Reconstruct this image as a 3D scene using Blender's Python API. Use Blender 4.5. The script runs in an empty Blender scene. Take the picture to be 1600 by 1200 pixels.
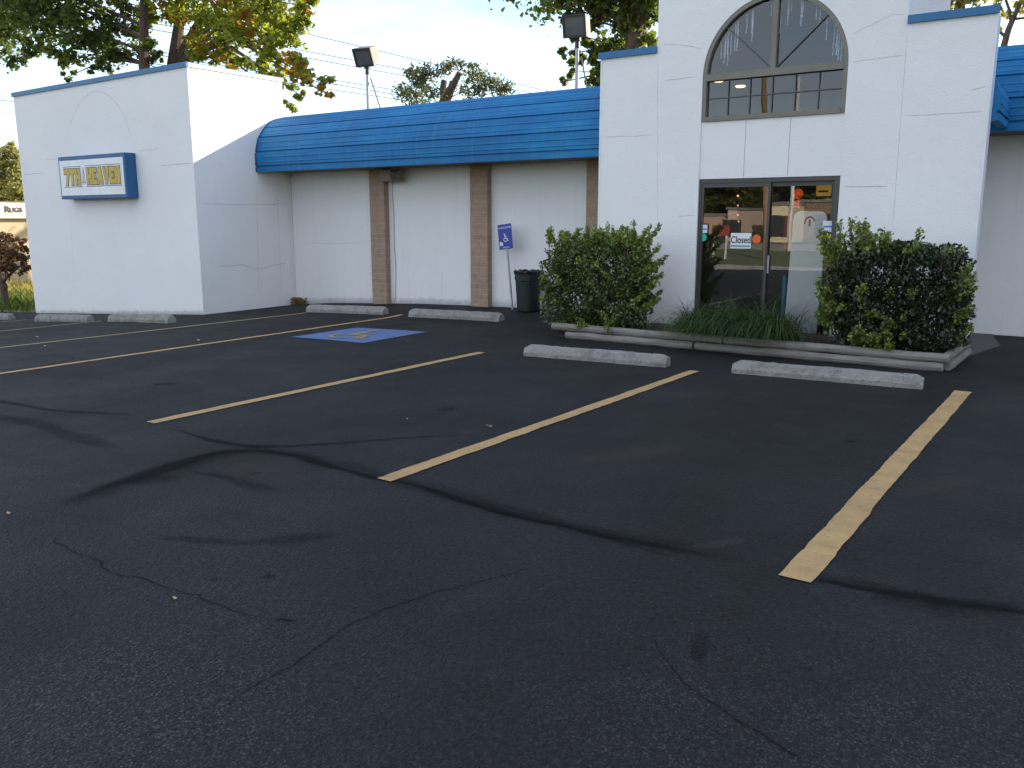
import bpy, bmesh, math, random
import numpy as np
from mathutils import Vector, Matrix
random.seed(7)
rng = np.random.default_rng(11)
R_ = math.radians
sc = bpy.context.scene
COL = sc.collection

# ------------------------------------------------------------------ camera
FPX, CX, CY, HCAM = 1345.0, 800.0, 600.0, 1.65
_Y = np.array([1745 - CX, -(342 - CY), -FPX]); _Y /= np.linalg.norm(_Y)
_Z = np.array([0.0, 1.0, _Y[1] / -_Y[2]]); _Z /= np.linalg.norm(_Z)
_X = np.cross(_Y, _Z)
RC = np.array([_X, _Y, _Z])
cam_d = bpy.data.cameras.new('camera')
cam_d.sensor_width = 36.0
cam_d.lens = FPX / 1600 * 36
cam_d.clip_start = 0.05
cam_d.clip_end = 3000
cam = bpy.data.objects.new('camera', cam_d)
COL.objects.link(cam)
cam.matrix_world = Matrix.Translation((0, 0, HCAM)) @ Matrix(RC.tolist()).to_4x4()
sc.camera = cam

# ------------------------------------------------------------------ sky, sun, exposure
SUN = Vector((0.62, 1.0, 0.49)).normalized()
SUN_EL = math.asin(SUN.z)
w = bpy.data.worlds.new('World'); sc.world = w; w.use_nodes = True
nt = w.node_tree; nt.nodes.clear()
wo = nt.nodes.new('ShaderNodeOutputWorld'); bg = nt.nodes.new('ShaderNodeBackground')
sky = nt.nodes.new('ShaderNodeTexSky'); sky.sky_type = 'NISHITA'; sky.sun_disc = False
sky.sun_elevation = SUN_EL; sky.sun_rotation = math.atan2(SUN.x, SUN.y)
sky.air_density = 1.0; sky.dust_density = .4; sky.ozone_density = 1.5
tc = nt.nodes.new('ShaderNodeTexCoord'); mp = nt.nodes.new('ShaderNodeMapping')
mp.inputs['Scale'].default_value = (1.0, 1.0, 3.2)
nz = nt.nodes.new('ShaderNodeTexNoise'); nz.inputs['Scale'].default_value = 1.9; nz.inputs['Detail'].default_value = 7; nz.inputs['Roughness'].default_value = .58
rp = nt.nodes.new('ShaderNodeValToRGB'); rp.color_ramp.elements[0].position = .44; rp.color_ramp.elements[1].position = .66
mx = nt.nodes.new('ShaderNodeMix'); mx.data_type = 'RGBA'
mx.inputs['B'].default_value = (4.75, 4.98, 5.65, 1)
ml = nt.nodes.new('ShaderNodeMath'); ml.operation = 'MULTIPLY'; ml.inputs[1].default_value = .68
nt.links.new(tc.outputs['Generated'], mp.inputs['Vector']); nt.links.new(mp.outputs[0], nz.inputs['Vector'])
# unseen bright cloud added south to light the facade, thin wisps to the north
sy = nt.nodes.new('ShaderNodeSeparateXYZ'); nt.links.new(tc.outputs['Generated'], sy.inputs[0])
so_ = nt.nodes.new('ShaderNodeMapRange'); so_.inputs['From Min'].default_value = .55; so_.inputs['From Max'].default_value = -.75; so_.inputs['To Min'].default_value = -.02; so_.inputs['To Max'].default_value = .17
nt.links.new(sy.outputs['Y'], so_.inputs['Value'])
ad = nt.nodes.new('ShaderNodeMath'); ad.operation = 'ADD'; nt.links.new(nz.outputs['Fac'], ad.inputs[0]); nt.links.new(so_.outputs[0], ad.inputs[1])
nt.links.new(ad.outputs[0], rp.inputs[0]); nt.links.new(rp.outputs[0], ml.inputs[0]); nt.links.new(ml.outputs[0], mx.inputs['Factor'])
nt.links.new(sky.outputs[0], mx.inputs['A']); nt.links.new(mx.outputs['Result'], bg.inputs['Color'])
bg.inputs['Strength'].default_value = 0.15
nt.links.new(bg.outputs[0], wo.inputs['Surface'])
sl = bpy.data.lights.new('sun', 'SUN'); sl.energy = 4.9; sl.angle = R_(0.5); sl.color = (1.0, .90, .74)
so = bpy.data.objects.new('sun', sl); COL.objects.link(so)
so.rotation_euler = SUN.to_track_quat('Z', 'Y').to_euler()
so.location = (20, 20, 30)
sc.view_settings.view_transform = 'Standard'; sc.view_settings.look = 'None'
sc.view_settings.gamma = 1.0; sc.view_settings.use_curve_mapping = False
sc.view_settings.exposure = 1.13
sc.render.engine = 'CYCLES'
sc.cycles.use_denoising = True
sc.cycles.max_bounces = 8; sc.cycles.transparent_max_bounces = 24
sc.cycles.caustics_reflective = False; sc.cycles.caustics_refractive = False

# ------------------------------------------------------------------ picture point -> place
def ray(p):
    return RC @ np.array([p[0] - CX, -(p[1] - CY), -FPX])
def onz(p, z=0.0):
    d = ray(p); return np.array([0, 0, HCAM]) + d * ((z - HCAM) / d[2])
def ony(p, y):
    d = ray(p); return np.array([0, 0, HCAM]) + d * (y / d[1])
def onx(p, x):
    d = ray(p); return np.array([0, 0, HCAM]) + d * (x / d[0])
def gz(x, y):
    x = np.asarray(x, float); y = np.asarray(y, float)
    b = np.interp(x, [-45, -30, -21, -14.5, -13.3, -12, -11, -9, -7], [-1.5, -1.0, -.56, -.19, -.14, -.085, -.05, -.015, 0])
    a = np.interp(x, [-20, -14.5, -13.3, -12, -10, -7, -5, 0], [0, .01, .06, .065, .09, .10, .04, .03])
    t = np.clip((y - 10.8) / 2.0, 0, 1); t = t * t * (3 - 2 * t)
    r = b + a * t
    tb = np.clip((-y - 5.0) / 12.0, 0, 1)
    return r * (1 - tb) + 0.0 * tb
def ong(p, lift=0.0):
    z = 0.0
    for _ in range(40):
        P = onz(p, z); z = .5 * z + .5 * (float(gz(P[0], P[1])) + lift)
    return onz(p, z)
def refl(p, yt, yg=11.76):
    P = ony(p, yt); return np.array([P[0], 2 * yg - yt, P[2]])

# ------------------------------------------------------------------ materials
def node(nt, t, **k):
    n = nt.nodes.new(t)
    for a, b in k.items(): setattr(n, a, b)
    return n
def base_mat(name):
    m = bpy.data.materials.new(name); m.use_nodes = True
    nt = m.node_tree; b = nt.nodes['Principled BSDF']
    return m, nt, b
def coords(nt, scale=(1, 1, 1)):
    g = node(nt, 'ShaderNodeNewGeometry'); mp = node(nt, 'ShaderNodeMapping')
    mp.inputs['Scale'].default_value = scale
    nt.links.new(g.outputs['Position'], mp.inputs['Vector'])
    return mp.outputs[0]
def noise(nt, vec, scale, detail=4, rough=.55, dist=0.0):
    n = node(nt, 'ShaderNodeTexNoise'); n.inputs['Scale'].default_value = scale
    n.inputs['Detail'].default_value = detail; n.inputs['Roughness'].default_value = rough
    n.inputs['Distortion'].default_value = dist
    nt.links.new(vec, n.inputs['Vector']); return n.outputs['Fac']
def ramp(nt, fac, stops):
    r = node(nt, 'ShaderNodeValToRGB'); e = r.color_ramp.elements
    while len(e) < len(stops): e.new(.5)
    for i, (p, c) in enumerate(stops):
        e[i].position = p; e[i].color = (*c, 1) if len(c) == 3 else c
    nt.links.new(fac, r.inputs[0]); return r.outputs[0]
def mixc(nt, fac, a, b, mode='MIX'):
    m = node(nt, 'ShaderNodeMix', data_type='RGBA', blend_type=mode)
    for s, v in (('Factor', fac), ('A', a), ('B', b)):
        if hasattr(v, 'is_output') or isinstance(v, bpy.types.NodeSocket): nt.links.new(v, m.inputs[s])
        elif s == 'Factor': m.inputs[s].default_value = v
        else: m.inputs[s].default_value = (*v, 1)
    return m.outputs['Result']
def bump(nt, h, strength, dist=.01, prev=None):
    b = node(nt, 'ShaderNodeBump'); b.inputs['Strength'].default_value = strength; b.inputs['Distance'].default_value = dist
    nt.links.new(h, b.inputs['Height'])
    if prev is not None: nt.links.new(prev, b.inputs['Normal'])
    return b.outputs[0]
def simple(name, col, rough=.6, metal=0.0, var=.12, vs=6.0, bs=0.0, bscale=60.0, stretch=(1, 1, 1)):
    m, nt, b = base_mat(name)
    v = coords(nt, stretch)
    f = noise(nt, v, vs, 5)
    lo = tuple(c * (1 - var) for c in col); hi = tuple(min(1, c * (1 + var)) for c in col)
    nt.links.new(ramp(nt, f, [(.3, lo), (.7, hi)]), b.inputs['Base Color'])
    b.inputs['Roughness'].default_value = rough; b.inputs['Metallic'].default_value = metal
    if bs: nt.links.new(bump(nt, noise(nt, v, bscale, 4), bs), b.inputs['Normal'])
    return m
def emis(name, col, s):
    m, nt, b = base_mat(name)
    b.inputs['Base Color'].default_value = (*col, 1); b.inputs['Emission Color'].default_value = (*col, 1)
    b.inputs['Emission Strength'].default_value = s
    return m

def wall_mat(name, col, streak=.10, block=False):
    m, nt, b = base_mat(name)
    v = coords(nt); f1 = noise(nt, v, .9, 6, .6)
    c = ramp(nt, f1, [(.25, tuple(x * .93 for x in col)), (.75, col)])
    vs = coords(nt, (9, 9, .35)); f2 = noise(nt, vs, 1.0, 5, .6)
    c = mixc(nt, ramp(nt, f2, [(.52, (0, 0, 0)), (.78, (streak,) * 3)]), c, (.42, .40, .37))
    f3 = noise(nt, v, 14, 4, .6)
    c = mixc(nt, ramp(nt, f3, [(.60, (0, 0, 0)), (.80, (.16,) * 3)]), c, (.50, .48, .45))
    f5 = noise(nt, coords(nt, (.55, .55, 1.0)), 1.15, 3, .5, .3)
    c = mixc(nt, ramp(nt, f5, [(.49, (0, 0, 0)), (.53, (.30,) * 3)]), c, tuple(x * .93 for x in col))
    nt.links.new(c, b.inputs['Base Color'])
    b.inputs['Roughness'].default_value = .7
    n = bump(nt, noise(nt, v, 48, 5, .65), .42, .014)
    n = bump(nt, noise(nt, v, 3.0, 3), .22, .04, n)
    if block:
        g = node(nt, 'ShaderNodeNewGeometry'); sx = node(nt, 'ShaderNodeSeparateXYZ'); nt.links.new(g.outputs['Position'], sx.inputs[0])
        cb = node(nt, 'ShaderNodeCombineXYZ'); nt.links.new(sx.outputs['X'], cb.inputs['X']); nt.links.new(sx.outputs['Z'], cb.inputs['Y'])
        br = node(nt, 'ShaderNodeTexBrick'); br.inputs['Scale'].default_value = 1.0
        br.inputs['Brick Width'].default_value = .40; br.inputs['Row Height'].default_value = .20
        br.inputs['Mortar Size'].default_value = .004; br.inputs['Mortar Smooth'].default_value = .6
        nt.links.new(cb.outputs[0], br.inputs['Vector'])
        inv = node(nt, 'ShaderNodeMath', operation='SUBTRACT'); inv.inputs[0].default_value = 1; nt.links.new(br.outputs['Fac'], inv.inputs[1])
        n = bump(nt, inv.outputs[0], .22, .006, n)
    nt.links.new(n, b.inputs['Normal'])
    return m

def asphalt_mat():
    m, nt, b = base_mat('asphalt')
    v = coords(nt)
    big = noise(nt, v, .35, 5, .6, .6)
    c = ramp(nt, big, [(.30, (.0105, .0105, .0115)), (.52, (.0140, .0140, .0150)), (.75, (.0215, .0212, .0215))])
    mid = noise(nt, coords(nt, (.5, 1.7, 1)), 1.3, 6, .62, 1.2)
    c = mixc(nt, ramp(nt, mid, [(.55, (0, 0, 0)), (.74, (.75,) * 3)]), c, (.0085, .0085, .0092))
    mid2 = noise(nt, coords(nt, (1, .55, 1)), 2.1, 5, .6, .4)
    c = mixc(nt, ramp(nt, mid2, [(.60, (0, 0, 0)), (.80, (.5,) * 3)]), c, (.030, .029, .0285))
    fine = noise(nt, v, 130, 3, .7)
    c = mixc(nt, .55, c, ramp(nt, fine, [(.3, (.15,) * 3), (.7, (1.0,) * 3)]), 'MULTIPLY')
    gr = noise(nt, v, 42, 5, .75)
    c = mixc(nt, .8, c, ramp(nt, gr, [(.34, (.22,) * 3), (.5, (.75,) * 3), (.64, (1.9,) * 3)]), 'MULTIPLY')
    c = mixc(nt, 1.0, c, (1.48, 1.47, 1.44), 'MULTIPLY')
    # wheel lanes and old wear: broad blotches
    bl = noise(nt, coords(nt, (1, .45, 1)), .55, 4, .6, .8)
    c = mixc(nt, 1.0, c, ramp(nt, bl, [(.30, (.62,) * 3), (.5, (.95,) * 3), (.72, (1.5,) * 3)]), 'MULTIPLY')
    # small pale stones worn through the seal coat
    vo = node(nt, 'ShaderNodeTexVoronoi'); vo.inputs['Scale'].default_value = 62; nt.links.new(v, vo.inputs['Vector'])
    sep = node(nt, 'ShaderNodeSeparateColor'); nt.links.new(vo.outputs['Color'], sep.inputs[0])
    pick = ramp(nt, sep.outputs[0], [(.86, (0, 0, 0)), (.93, (1, 1, 1))])
    dot = ramp(nt, vo.outputs['Distance'], [(.13, (1, 1, 1)), (.26, (0, 0, 0))])
    patch = ramp(nt, noise(nt, v, .8, 4, .6), [(.44, (0, 0, 0)), (.66, (1, 1, 1))])
    sp = mixc(nt, 1.0, mixc(nt, 1.0, pick, dot, 'MULTIPLY'), patch, 'MULTIPLY')
    c = mixc(nt, sp, c, (.20, .195, .185))
    # seal coat worn off: mixed grey stones show, most at the near right and near left
    def near(px, rad):
        d = node(nt, 'ShaderNodeVectorMath', operation='DISTANCE'); nt.links.new(v, d.inputs[0]); d.inputs[1].default_value = px
        mr = node(nt, 'ShaderNodeMapRange'); mr.inputs['From Min'].default_value = rad; mr.inputs['From Max'].default_value = .2; nt.links.new(d.outputs['Value'], mr.inputs['Value'])
        return mr.outputs[0]
    mxx = node(nt, 'ShaderNodeMath', operation='MAXIMUM'); nt.links.new(near((.5, 2.3, 0), 2.9), mxx.inputs[0]); nt.links.new(near((-2.6, 1.5, 0), 1.25), mxx.inputs[1])
    wr = node(nt, 'ShaderNodeMath', operation='MULTIPLY_ADD'); wr.inputs[1].default_value = .55
    nt.links.new(mxx.outputs[0], wr.inputs[0]); nt.links.new(noise(nt, v, 1.4, 6, .68), wr.inputs[2])
    worn = ramp(nt, wr.outputs[0], [(.55, (0, 0, 0)), (1.02, (.8,) * 3)])
    v3 = node(nt, 'ShaderNodeTexVoronoi'); v3.inputs['Scale'].default_value = 150; nt.links.new(v, v3.inputs['Vector'])
    s3 = node(nt, 'ShaderNodeSeparateColor'); nt.links.new(v3.outputs['Color'], s3.inputs[0])
    stone = ramp(nt, s3.outputs[1], [(.15, (.010, .010, .011)), (.55, (.020, .0195, .020)), (.84, (.042, .040, .041)), (.98, (.11, .105, .106))])
    c = mixc(nt, worn, c, stone)
    nt.links.new(c, b.inputs['Base Color'])
    rr = ramp(nt, noise(nt, v, .9, 4, .6), [(.3, (.62,) * 3), (.7, (.80,) * 3)])
    nt.links.new(rr, b.inputs['Roughness'])
    b.inputs['Specular IOR Level'].default_value = .22
    v2 = node(nt, 'ShaderNodeTexVoronoi'); v2.inputs['Scale'].default_value = 75; nt.links.new(v, v2.inputs['Vector'])
    n = bump(nt, v2.outputs['Distance'], .9, .014)
    n = bump(nt, noise(nt, v, 26, 5, .7), .9, .02, n)
    n = bump(nt, noise(nt, v, 1.6, 3), .15, .05, n)
    nt.links.new(n, b.inputs['Normal'])
    return m

def paint_mat(name, col, chip=.62):
    m, nt, b = base_mat(name)
    v = coords(nt)
    f = noise(nt, v, 5, 5, .65)
    c = ramp(nt, f, [(.3, tuple(x * .72 for x in col)), (.7, col)])
    f2 = noise(nt, v, 1.1, 4, .6)
    c = mixc(nt, ramp(nt, f2, [(.45, (0, 0, 0)), (.75, (.55,) * 3)]), c, tuple(.55 * x + .02 for x in col))
    f3 = noise(nt, v, 38, 6, .75)
    c = mixc(nt, ramp(nt, f3, [(chip - .02, (0, 0, 0)), (chip + .05, (.85,) * 3)]), c, (.03, .03, .032))
    f4 = noise(nt, coords(nt, (1, 2.2, 1)), 2.6, 5, .7)
    c = mixc(nt, ramp(nt, f4, [(.56, (0, 0, 0)), (.70, (.42,) * 3)]), c, (.10, .085, .06))
    nt.links.new(c, b.inputs['Base Color']); b.inputs['Roughness'].default_value = .7
    vv = node(nt, 'ShaderNodeTexVoronoi'); vv.inputs['Scale'].default_value = 75; nt.links.new(v, vv.inputs['Vector'])
    nt.links.new(bump(nt, vv.outputs['Distance'], .4, .01, bump(nt, noise(nt, v, 26, 5, .65), .4, .014)), b.inputs['Normal'])
    return m

def fade_mat(name, col, nscale=9.0, strength=1.0, lo=.35, hi=.62):
    """soft-edged stain, crack or painted sheen: mesh ribbon whose 'fade' attribute breaks up with noise"""
    m, nt, b = base_mat(name)
    b.inputs['Base Color'].default_value = (*col, 1); b.inputs['Roughness'].default_value = .9
    b.inputs['Specular IOR Level'].default_value = .06
    at = node(nt, 'ShaderNodeAttribute', attribute_name='fade')
    n = noise(nt, coords(nt), nscale, 5, .65)
    add = node(nt, 'ShaderNodeMath', operation='MULTIPLY_ADD'); add.inputs[1].default_value = .9; add.inputs[2].default_value = -.45
    nt.links.new(n, add.inputs[0])
    s = node(nt, 'ShaderNodeMath', operation='ADD'); nt.links.new(at.outputs['Fac'], s.inputs[0]); nt.links.new(add.outputs[0], s.inputs[1])
    f = ramp(nt, s.outputs[0], [(lo, (0, 0, 0)), (hi, (strength,) * 3)])
    tr = node(nt, 'ShaderNodeBsdfTransparent'); ms = node(nt, 'ShaderNodeMixShader')
    nt.links.new(f, ms.inputs[0]); nt.links.new(tr.outputs[0], ms.inputs[1]); nt.links.new(b.outputs[0], ms.inputs[2])
    nt.links.new(ms.outputs[0], nt.nodes['Material Output'].inputs['Surface'])
    return m

def leaf_mat(name, stops, rough=.5, trans=.35, spec=.4):
    m, nt, b = base_mat(name)
    at = node(nt, 'ShaderNodeAttribute', attribute_name='tint')
    c = ramp(nt, at.outputs['Fac'], stops)
    nt.links.new(c, b.inputs['Base Color']); b.inputs['Roughness'].default_value = rough
    b.inputs['Specular IOR Level'].default_value = spec
    t = node(nt, 'ShaderNodeBsdfTranslucent'); nt.links.new(mixc(nt, 1.0, c, (1.9, 1.9, .9), 'MULTIPLY'), t.inputs['Color'])
    ms = node(nt, 'ShaderNodeMixShader'); ms.inputs[0].default_value = trans
    nt.links.new(b.outputs[0], ms.inputs[1]); nt.links.new(t.outputs[0], ms.inputs[2])
    nt.links.new(ms.outputs[0], nt.nodes['Material Output'].inputs['Surface'])
    return m

def glass_mat(name, k=2.2, c0=.02, tint=(.80, .84, .84)):
    m, nt, b = base_mat(name); nt.nodes.remove(b)
    fr = node(nt, 'ShaderNodeFresnel'); fr.inputs['IOR'].default_value = 1.5
    ma = node(nt, 'ShaderNodeMath', operation='MULTIPLY_ADD', use_clamp=True); ma.inputs[1].default_value = k; ma.inputs[2].default_value = c0
    nt.links.new(fr.outputs[0], ma.inputs[0])
    g = node(nt, 'ShaderNodeBsdfGlossy'); g.inputs['Roughness'].default_value = .0
    nt.links.new(bump(nt, noise(nt, coords(nt), 1.3, 2), .014, .05), g.inputs['Normal'])
    t = node(nt, 'ShaderNodeBsdfTransparent'); t.inputs['Color'].default_value = (*tint, 1)
    ms = node(nt, 'ShaderNodeMixShader'); nt.links.new(ma.outputs[0], ms.inputs[0]); nt.links.new(t.outputs[0], ms.inputs[1]); nt.links.new(g.outputs[0], ms.inputs[2])
    nt.links.new(ms.outputs[0], nt.nodes['Material Output'].inputs['Surface'])
    return m

def brick_mat():
    m, nt, b = base_mat('tan_brick')
    g = node(nt, 'ShaderNodeNewGeometry'); sx = node(nt, 'ShaderNodeSeparateXYZ'); nt.links.new(g.outputs['Position'], sx.inputs[0])
    ad = node(nt, 'ShaderNodeMath', operation='ADD'); nt.links.new(sx.outputs['X'], ad.inputs[0]); nt.links.new(sx.outputs['Y'], ad.inputs[1])
    cb = node(nt, 'ShaderNodeCombineXYZ'); nt.links.new(ad.outputs[0], cb.inputs['X']); nt.links.new(sx.outputs['Z'], cb.inputs['Y'])
    br = node(nt, 'ShaderNodeTexBrick'); br.inputs['Scale'].default_value = 1; br.inputs['Brick Width'].default_value = 60
    br.inputs['Row Height'].default_value = .098; br.inputs['Mortar Size'].default_value = .006; br.offset = .5
    br.inputs['Color1'].default_value = (.35, .24, .165, 1); br.inputs['Color2'].default_value = (.31, .21, .145, 1); br.inputs['Mortar'].default_value = (.36, .29, .23, 1)
    nt.links.new(cb.outputs[0], br.inputs['Vector'])
    f = noise(nt, g.outputs['Position'], 9, 5, .6)
    c = mixc(nt, 1.0, br.outputs['Color'], ramp(nt, f, [(.3, (.8,) * 3), (.7, (1.1,) * 3)]), 'MULTIPLY')
    nt.links.new(c, b.inputs['Base Color']); b.inputs['Roughness'].default_value = .8
    iv = node(nt, 'ShaderNodeMath', operation='SUBTRACT'); iv.inputs[0].default_value = 1; nt.links.new(br.outputs['Fac'], iv.inputs[1])
    nt.links.new(bump(nt, iv.outputs[0], .5, .008, bump(nt, noise(nt, g.outputs['Position'], 70, 4), .3)), b.inputs['Normal'])
    return m

def canopy_mat():
    m, nt, b = base_mat('blue_canopy_metal')
    v = coords(nt); f = noise(nt, coords(nt, (.5, 1, 2.5)), 1.4, 6, .62)
    c = ramp(nt, f, [(.28, (.005, .100, .27)), (.55, (.009, .150, .36)), (.8, (.04, .24, .45))])
    f2 = noise(nt, coords(nt, (14, 1, .5)), 1.2, 5, .6)
    c = mixc(nt, ramp(nt, f2, [(.5, (0, 0, 0)), (.8, (.30,) * 3)]), c, (.075, .27, .40))
    f3 = noise(nt, v, 22, 5, .7)
    c = mixc(nt, ramp(nt, f3, [(.62, (0, 0, 0)), (.75, (.35,) * 3)]), c, (.03, .08, .17))
    nt.links.new(c, b.inputs['Base Color'])
    nt.links.new(ramp(nt, f, [(.3, (.5,) * 3), (.7, (.7,) * 3)]), b.inputs['Roughness']); b.inputs['Specular IOR Level'].default_value = .28
    nt.links.new(bump(nt, noise(nt, coords(nt, (1.2, 1, 1)), 2.2, 3), .22, .03), b.inputs['Normal'])
    return m

def concrete_mat(name, col=(.235, .225, .205)):
    m, nt, b = base_mat(name)
    v = coords(nt); f = noise(nt, v, 5, 6, .65)
    c = ramp(nt, f, [(.28, tuple(x * .62 for x in col)), (.5, col), (.78, tuple(x * 1.28 for x in col))])
    f2 = noise(nt, v, 34, 6, .75)
    c = mixc(nt, ramp(nt, f2, [(.54, (0, 0, 0)), (.66, (.85,) * 3)]), c, (.085, .08, .075))
    f3 = noise(nt, coords(nt, (1.5, 3, 9)), 2, 4, .6)
    c = mixc(nt, ramp(nt, f3, [(.55, (0, 0, 0)), (.75, (.4,) * 3)]), c, (.15, .145, .12))
    nt.links.new(c, b.inputs['Base Color']); b.inputs['Roughness'].default_value = .85
    nt.links.new(bump(nt, f2, .6, .012, bump(nt, noise(nt, v, 9, 5, .6), .5, .03)), b.inputs['Normal'])
    return m

def wood_mat(name, col):
    m, nt, b = base_mat(name)
    f = noise(nt, coords(nt, (1.4, 26, 26)), 1.6, 6, .65, .4)
    c = ramp(nt, f, [(.28, tuple(x * .30 for x in col)), (.45, tuple(x * .8 for x in col)), (.75, tuple(x * 1.25 for x in col))])
    f2 = noise(nt, coords(nt), 3.1, 5, .6)
    c = mixc(nt, ramp(nt, f2, [(.52, (0, 0, 0)), (.75, (.6,) * 3)]), c, tuple(x * .45 for x in col))
    nt.links.new(c, b.inputs['Base Color']); b.inputs['Roughness'].default_value = .85
    nt.links.new(bump(nt, f, .6, .012), b.inputs['Normal'])
    return m

def grass_ground_mat():
    m, nt, b = base_mat('grass_ground')
    v = coords(nt); f = noise(nt, v, .12, 5, .6)
    c = ramp(nt, f, [(.35, (.10, .14, .035)), (.55, (.17, .18, .05)), (.72, (.26, .22, .09))])
    f2 = noise(nt, v, 6, 6, .7)
    c = mixc(nt, 1.0, c, ramp(nt, f2, [(.3, (.5,) * 3), (.7, (1.2,) * 3)]), 'MULTIPLY')
    nt.links.new(c, b.inputs['Base Color']); b.inputs['Roughness'].default_value = .9
    nt.links.new(bump(nt, f2, .8, .1), b.inputs['Normal'])
    return m

M = {}
M['white'] = wall_mat('white_painted_stucco', (.80, .79, .78), .035)
M['block'] = wall_mat('white_painted_block', (.77, .765, .75), .16, True)
M['blue'] = canopy_mat()
M['trim'] = simple('blue_trim_paint', (.012, .125, .28), .45, vs=3)
M['signblue'] = simple('blue_sign_paint', (.010, .092, .24), .5, vs=3)
M['brick'] = brick_mat()
M['asphalt'] = asphalt_mat()
M['yellow'] = paint_mat('yellow_line_paint', (.50, .315, .125))
M['paleyellow'] = paint_mat('faded_yellow_paint', (.42, .31, .14), .57)
M['bluepaint'] = paint_mat('blue_ground_paint', (.085, .165, .36), .58)
M['goldpaint'] = paint_mat('worn_gold_paint', (.36, .27, .13), .56)
M['tar'] = fade_mat('tar_seam', (.0055, .0055, .0062), 7, .40, .28, 1.15)
M['smear'] = fade_mat('asphalt_stain', (.0065, .0065, .0072), 3.0, .24, .25, 1.5)
M['crack'] = fade_mat('asphalt_crack', (.006, .006, .007), 20, .60, .38, 1.0)
M['wallcrack'] = fade_mat('wall_crack', (.33, .32, .31), 4, .52, .25, 1.1)
M['dirt'] = fade_mat('wall_dirt', (.10, .09, .075), 9, .30, .4, 1.0)
M['seam'] = simple('panel_joint', (.36, .36, .37), .8)
M['frame'] = simple('bronze_window_frame', (.17, .155, .125), .5, vs=4)
M['doorframe'] = simple('dark_bronze_frame', (.055, .05, .045), .42, vs=4)
M['glass'] = glass_mat('door_glass', 3.1, .03, (.97, .98, .98))
M['skyglass'] = glass_mat('window_glass', 1.8, .015, (.72, .76, .78))
M['concrete'] = concrete_mat('weathered_concrete')
M['paleconcrete'] = concrete_mat('pale_concrete', (.34, .33, .31))
M['timber'] = wood_mat('grey_timber', (.235, .215, .19))
M['mulch'] = simple('dark_mulch', (.030, .020, .014), .95, var=.6, vs=30, bs=1.0, bscale=45)
M['steel'] = simple('galvanised_steel', (.33, .33, .35), .4, .6, vs=7)
M['dark'] = simple('dark_metal', (.03, .03, .032), .5)
M['tan'] = simple('tan_painted_metal', (.22, .17, .125), .6)
M['lamptan'] = simple('bronze_lamp_housing', (.20, .165, .12), .5)
M['lens'] = simple('lamp_lens', (.10, .105, .105), .08)
M['bin'] = simple('dark_green_plastic', (.006, .014, .013), .42, var=.3)
M['liner'] = simple('black_bin_liner', (.008, .008, .008), .3)
M['signp'] = simple('accessible_sign_blue', (.010, .034, .27), .4)
M['signw'] = simple('sign_white', (.62, .64, .72), .5, var=.04)
M['signface'] = simple('white_sign_face', (.72, .73, .76), .4, var=.06, vs=5)
M['letteryellow'] = simple('letter_yellow', (.52, .36, .045), .5)
M['letterdark'] = simple('letter_dark', (.06, .055, .075), .5)
M['bark'] = simple('brown_bark', (.085, .058, .045), .9, var=.45, vs=9, bs=.8, bscale=14, stretch=(4, 4, .8))
M['greybark'] = simple('grey_bark', (.12, .10, .085), .9, var=.45, vs=9, bs=.8, bscale=14, stretch=(4, 4, .8))
M['wire'] = simple('grey_wire', (.06, .06, .065), .6)
M['roof'] = simple('roof_gravel', (.20, .19, .18), .9)
M['soffit'] = simple('brown_soffit', (.13, .10, .08), .8)
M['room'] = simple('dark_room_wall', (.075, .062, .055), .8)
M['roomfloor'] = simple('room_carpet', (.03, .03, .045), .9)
M['grassground'] = grass_ground_mat()
M['road'] = simple('pale_road', (.32, .29, .25), .9, vs=.6)
M['cream'] = simple('cream_fascia', (.70, .66, .52), .7, var=.05)
M['tanwall'] = simple('tan_block_wall', (.46, .35, .22), .8)
M['redsign'] = simple('red_sign_panel', (.36, .075, .05), .5)
M['orange'] = simple('orange_cloth', (.50, .14, .05), .8)
M['boardwhite'] = simple('white_board', (.90, .91, .92), .5, var=.04)
L_ = [(0.0, (.032, .054, .020)), (.35, (.070, .100, .030)), (.7, (.13, .155, .042)), (1.0, (.21, .20, .055))]
M['leafA'] = leaf_mat('dark_green_leaves', L_, trans=.55)
M['leafB'] = leaf_mat('turning_leaves', [(0, (.08, .11, .020)), (.3, (.16, .19, .030)), (.70, (.24, .25, .045)), (.82, (.27, .22, .035)), (.92, (.32, .16, .03)), (1, (.32, .11, .024))], trans=.58)
M['leafC'] = leaf_mat('grey_green_leaves', [(0, (.045, .055, .035)), (.6, (.10, .115, .075)), (1, (.18, .175, .085))], trans=.35)
M['leafD'] = leaf_mat('red_brown_leaves', [(0, (.06, .030, .022)), (.5, (.13, .068, .042)), (1, (.21, .13, .07))], trans=.4)
M['leafE'] = leaf_mat('yellow_green_leaves', [(0, (.13, .135, .045)), (.5, (.23, .22, .08)), (1, (.34, .30, .12))], trans=.4)
M['leafH'] = leaf_mat('shrub_leaves', [(0, (.012, .021, .009)), (.4, (.038, .064, .016)), (.72, (.105, .15, .028)), (1, (.27, .31, .065))], .34, .25, .6)
M['leafR'] = leaf_mat('dull_shrub_leaves', [(0, (.010, .015, .009)), (.4, (.028, .043, .015)), (.66, (.065, .076, .036)), (.8, (.11, .155, .028)), (1, (.27, .32, .055))], .34, .25, .6)
M['blade'] = leaf_mat('grass_blades', [(0, (.012, .030, .007)), (.5, (.036, .078, .014)), (1, (.11, .17, .038))], .42, .25, .4)
M['meadow'] = leaf_mat('meadow_blades', [(0, (.04, .075, .015)), (.5, (.12, .14, .03)), (1, (.30, .24, .09))], .7, .4, .2)
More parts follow.
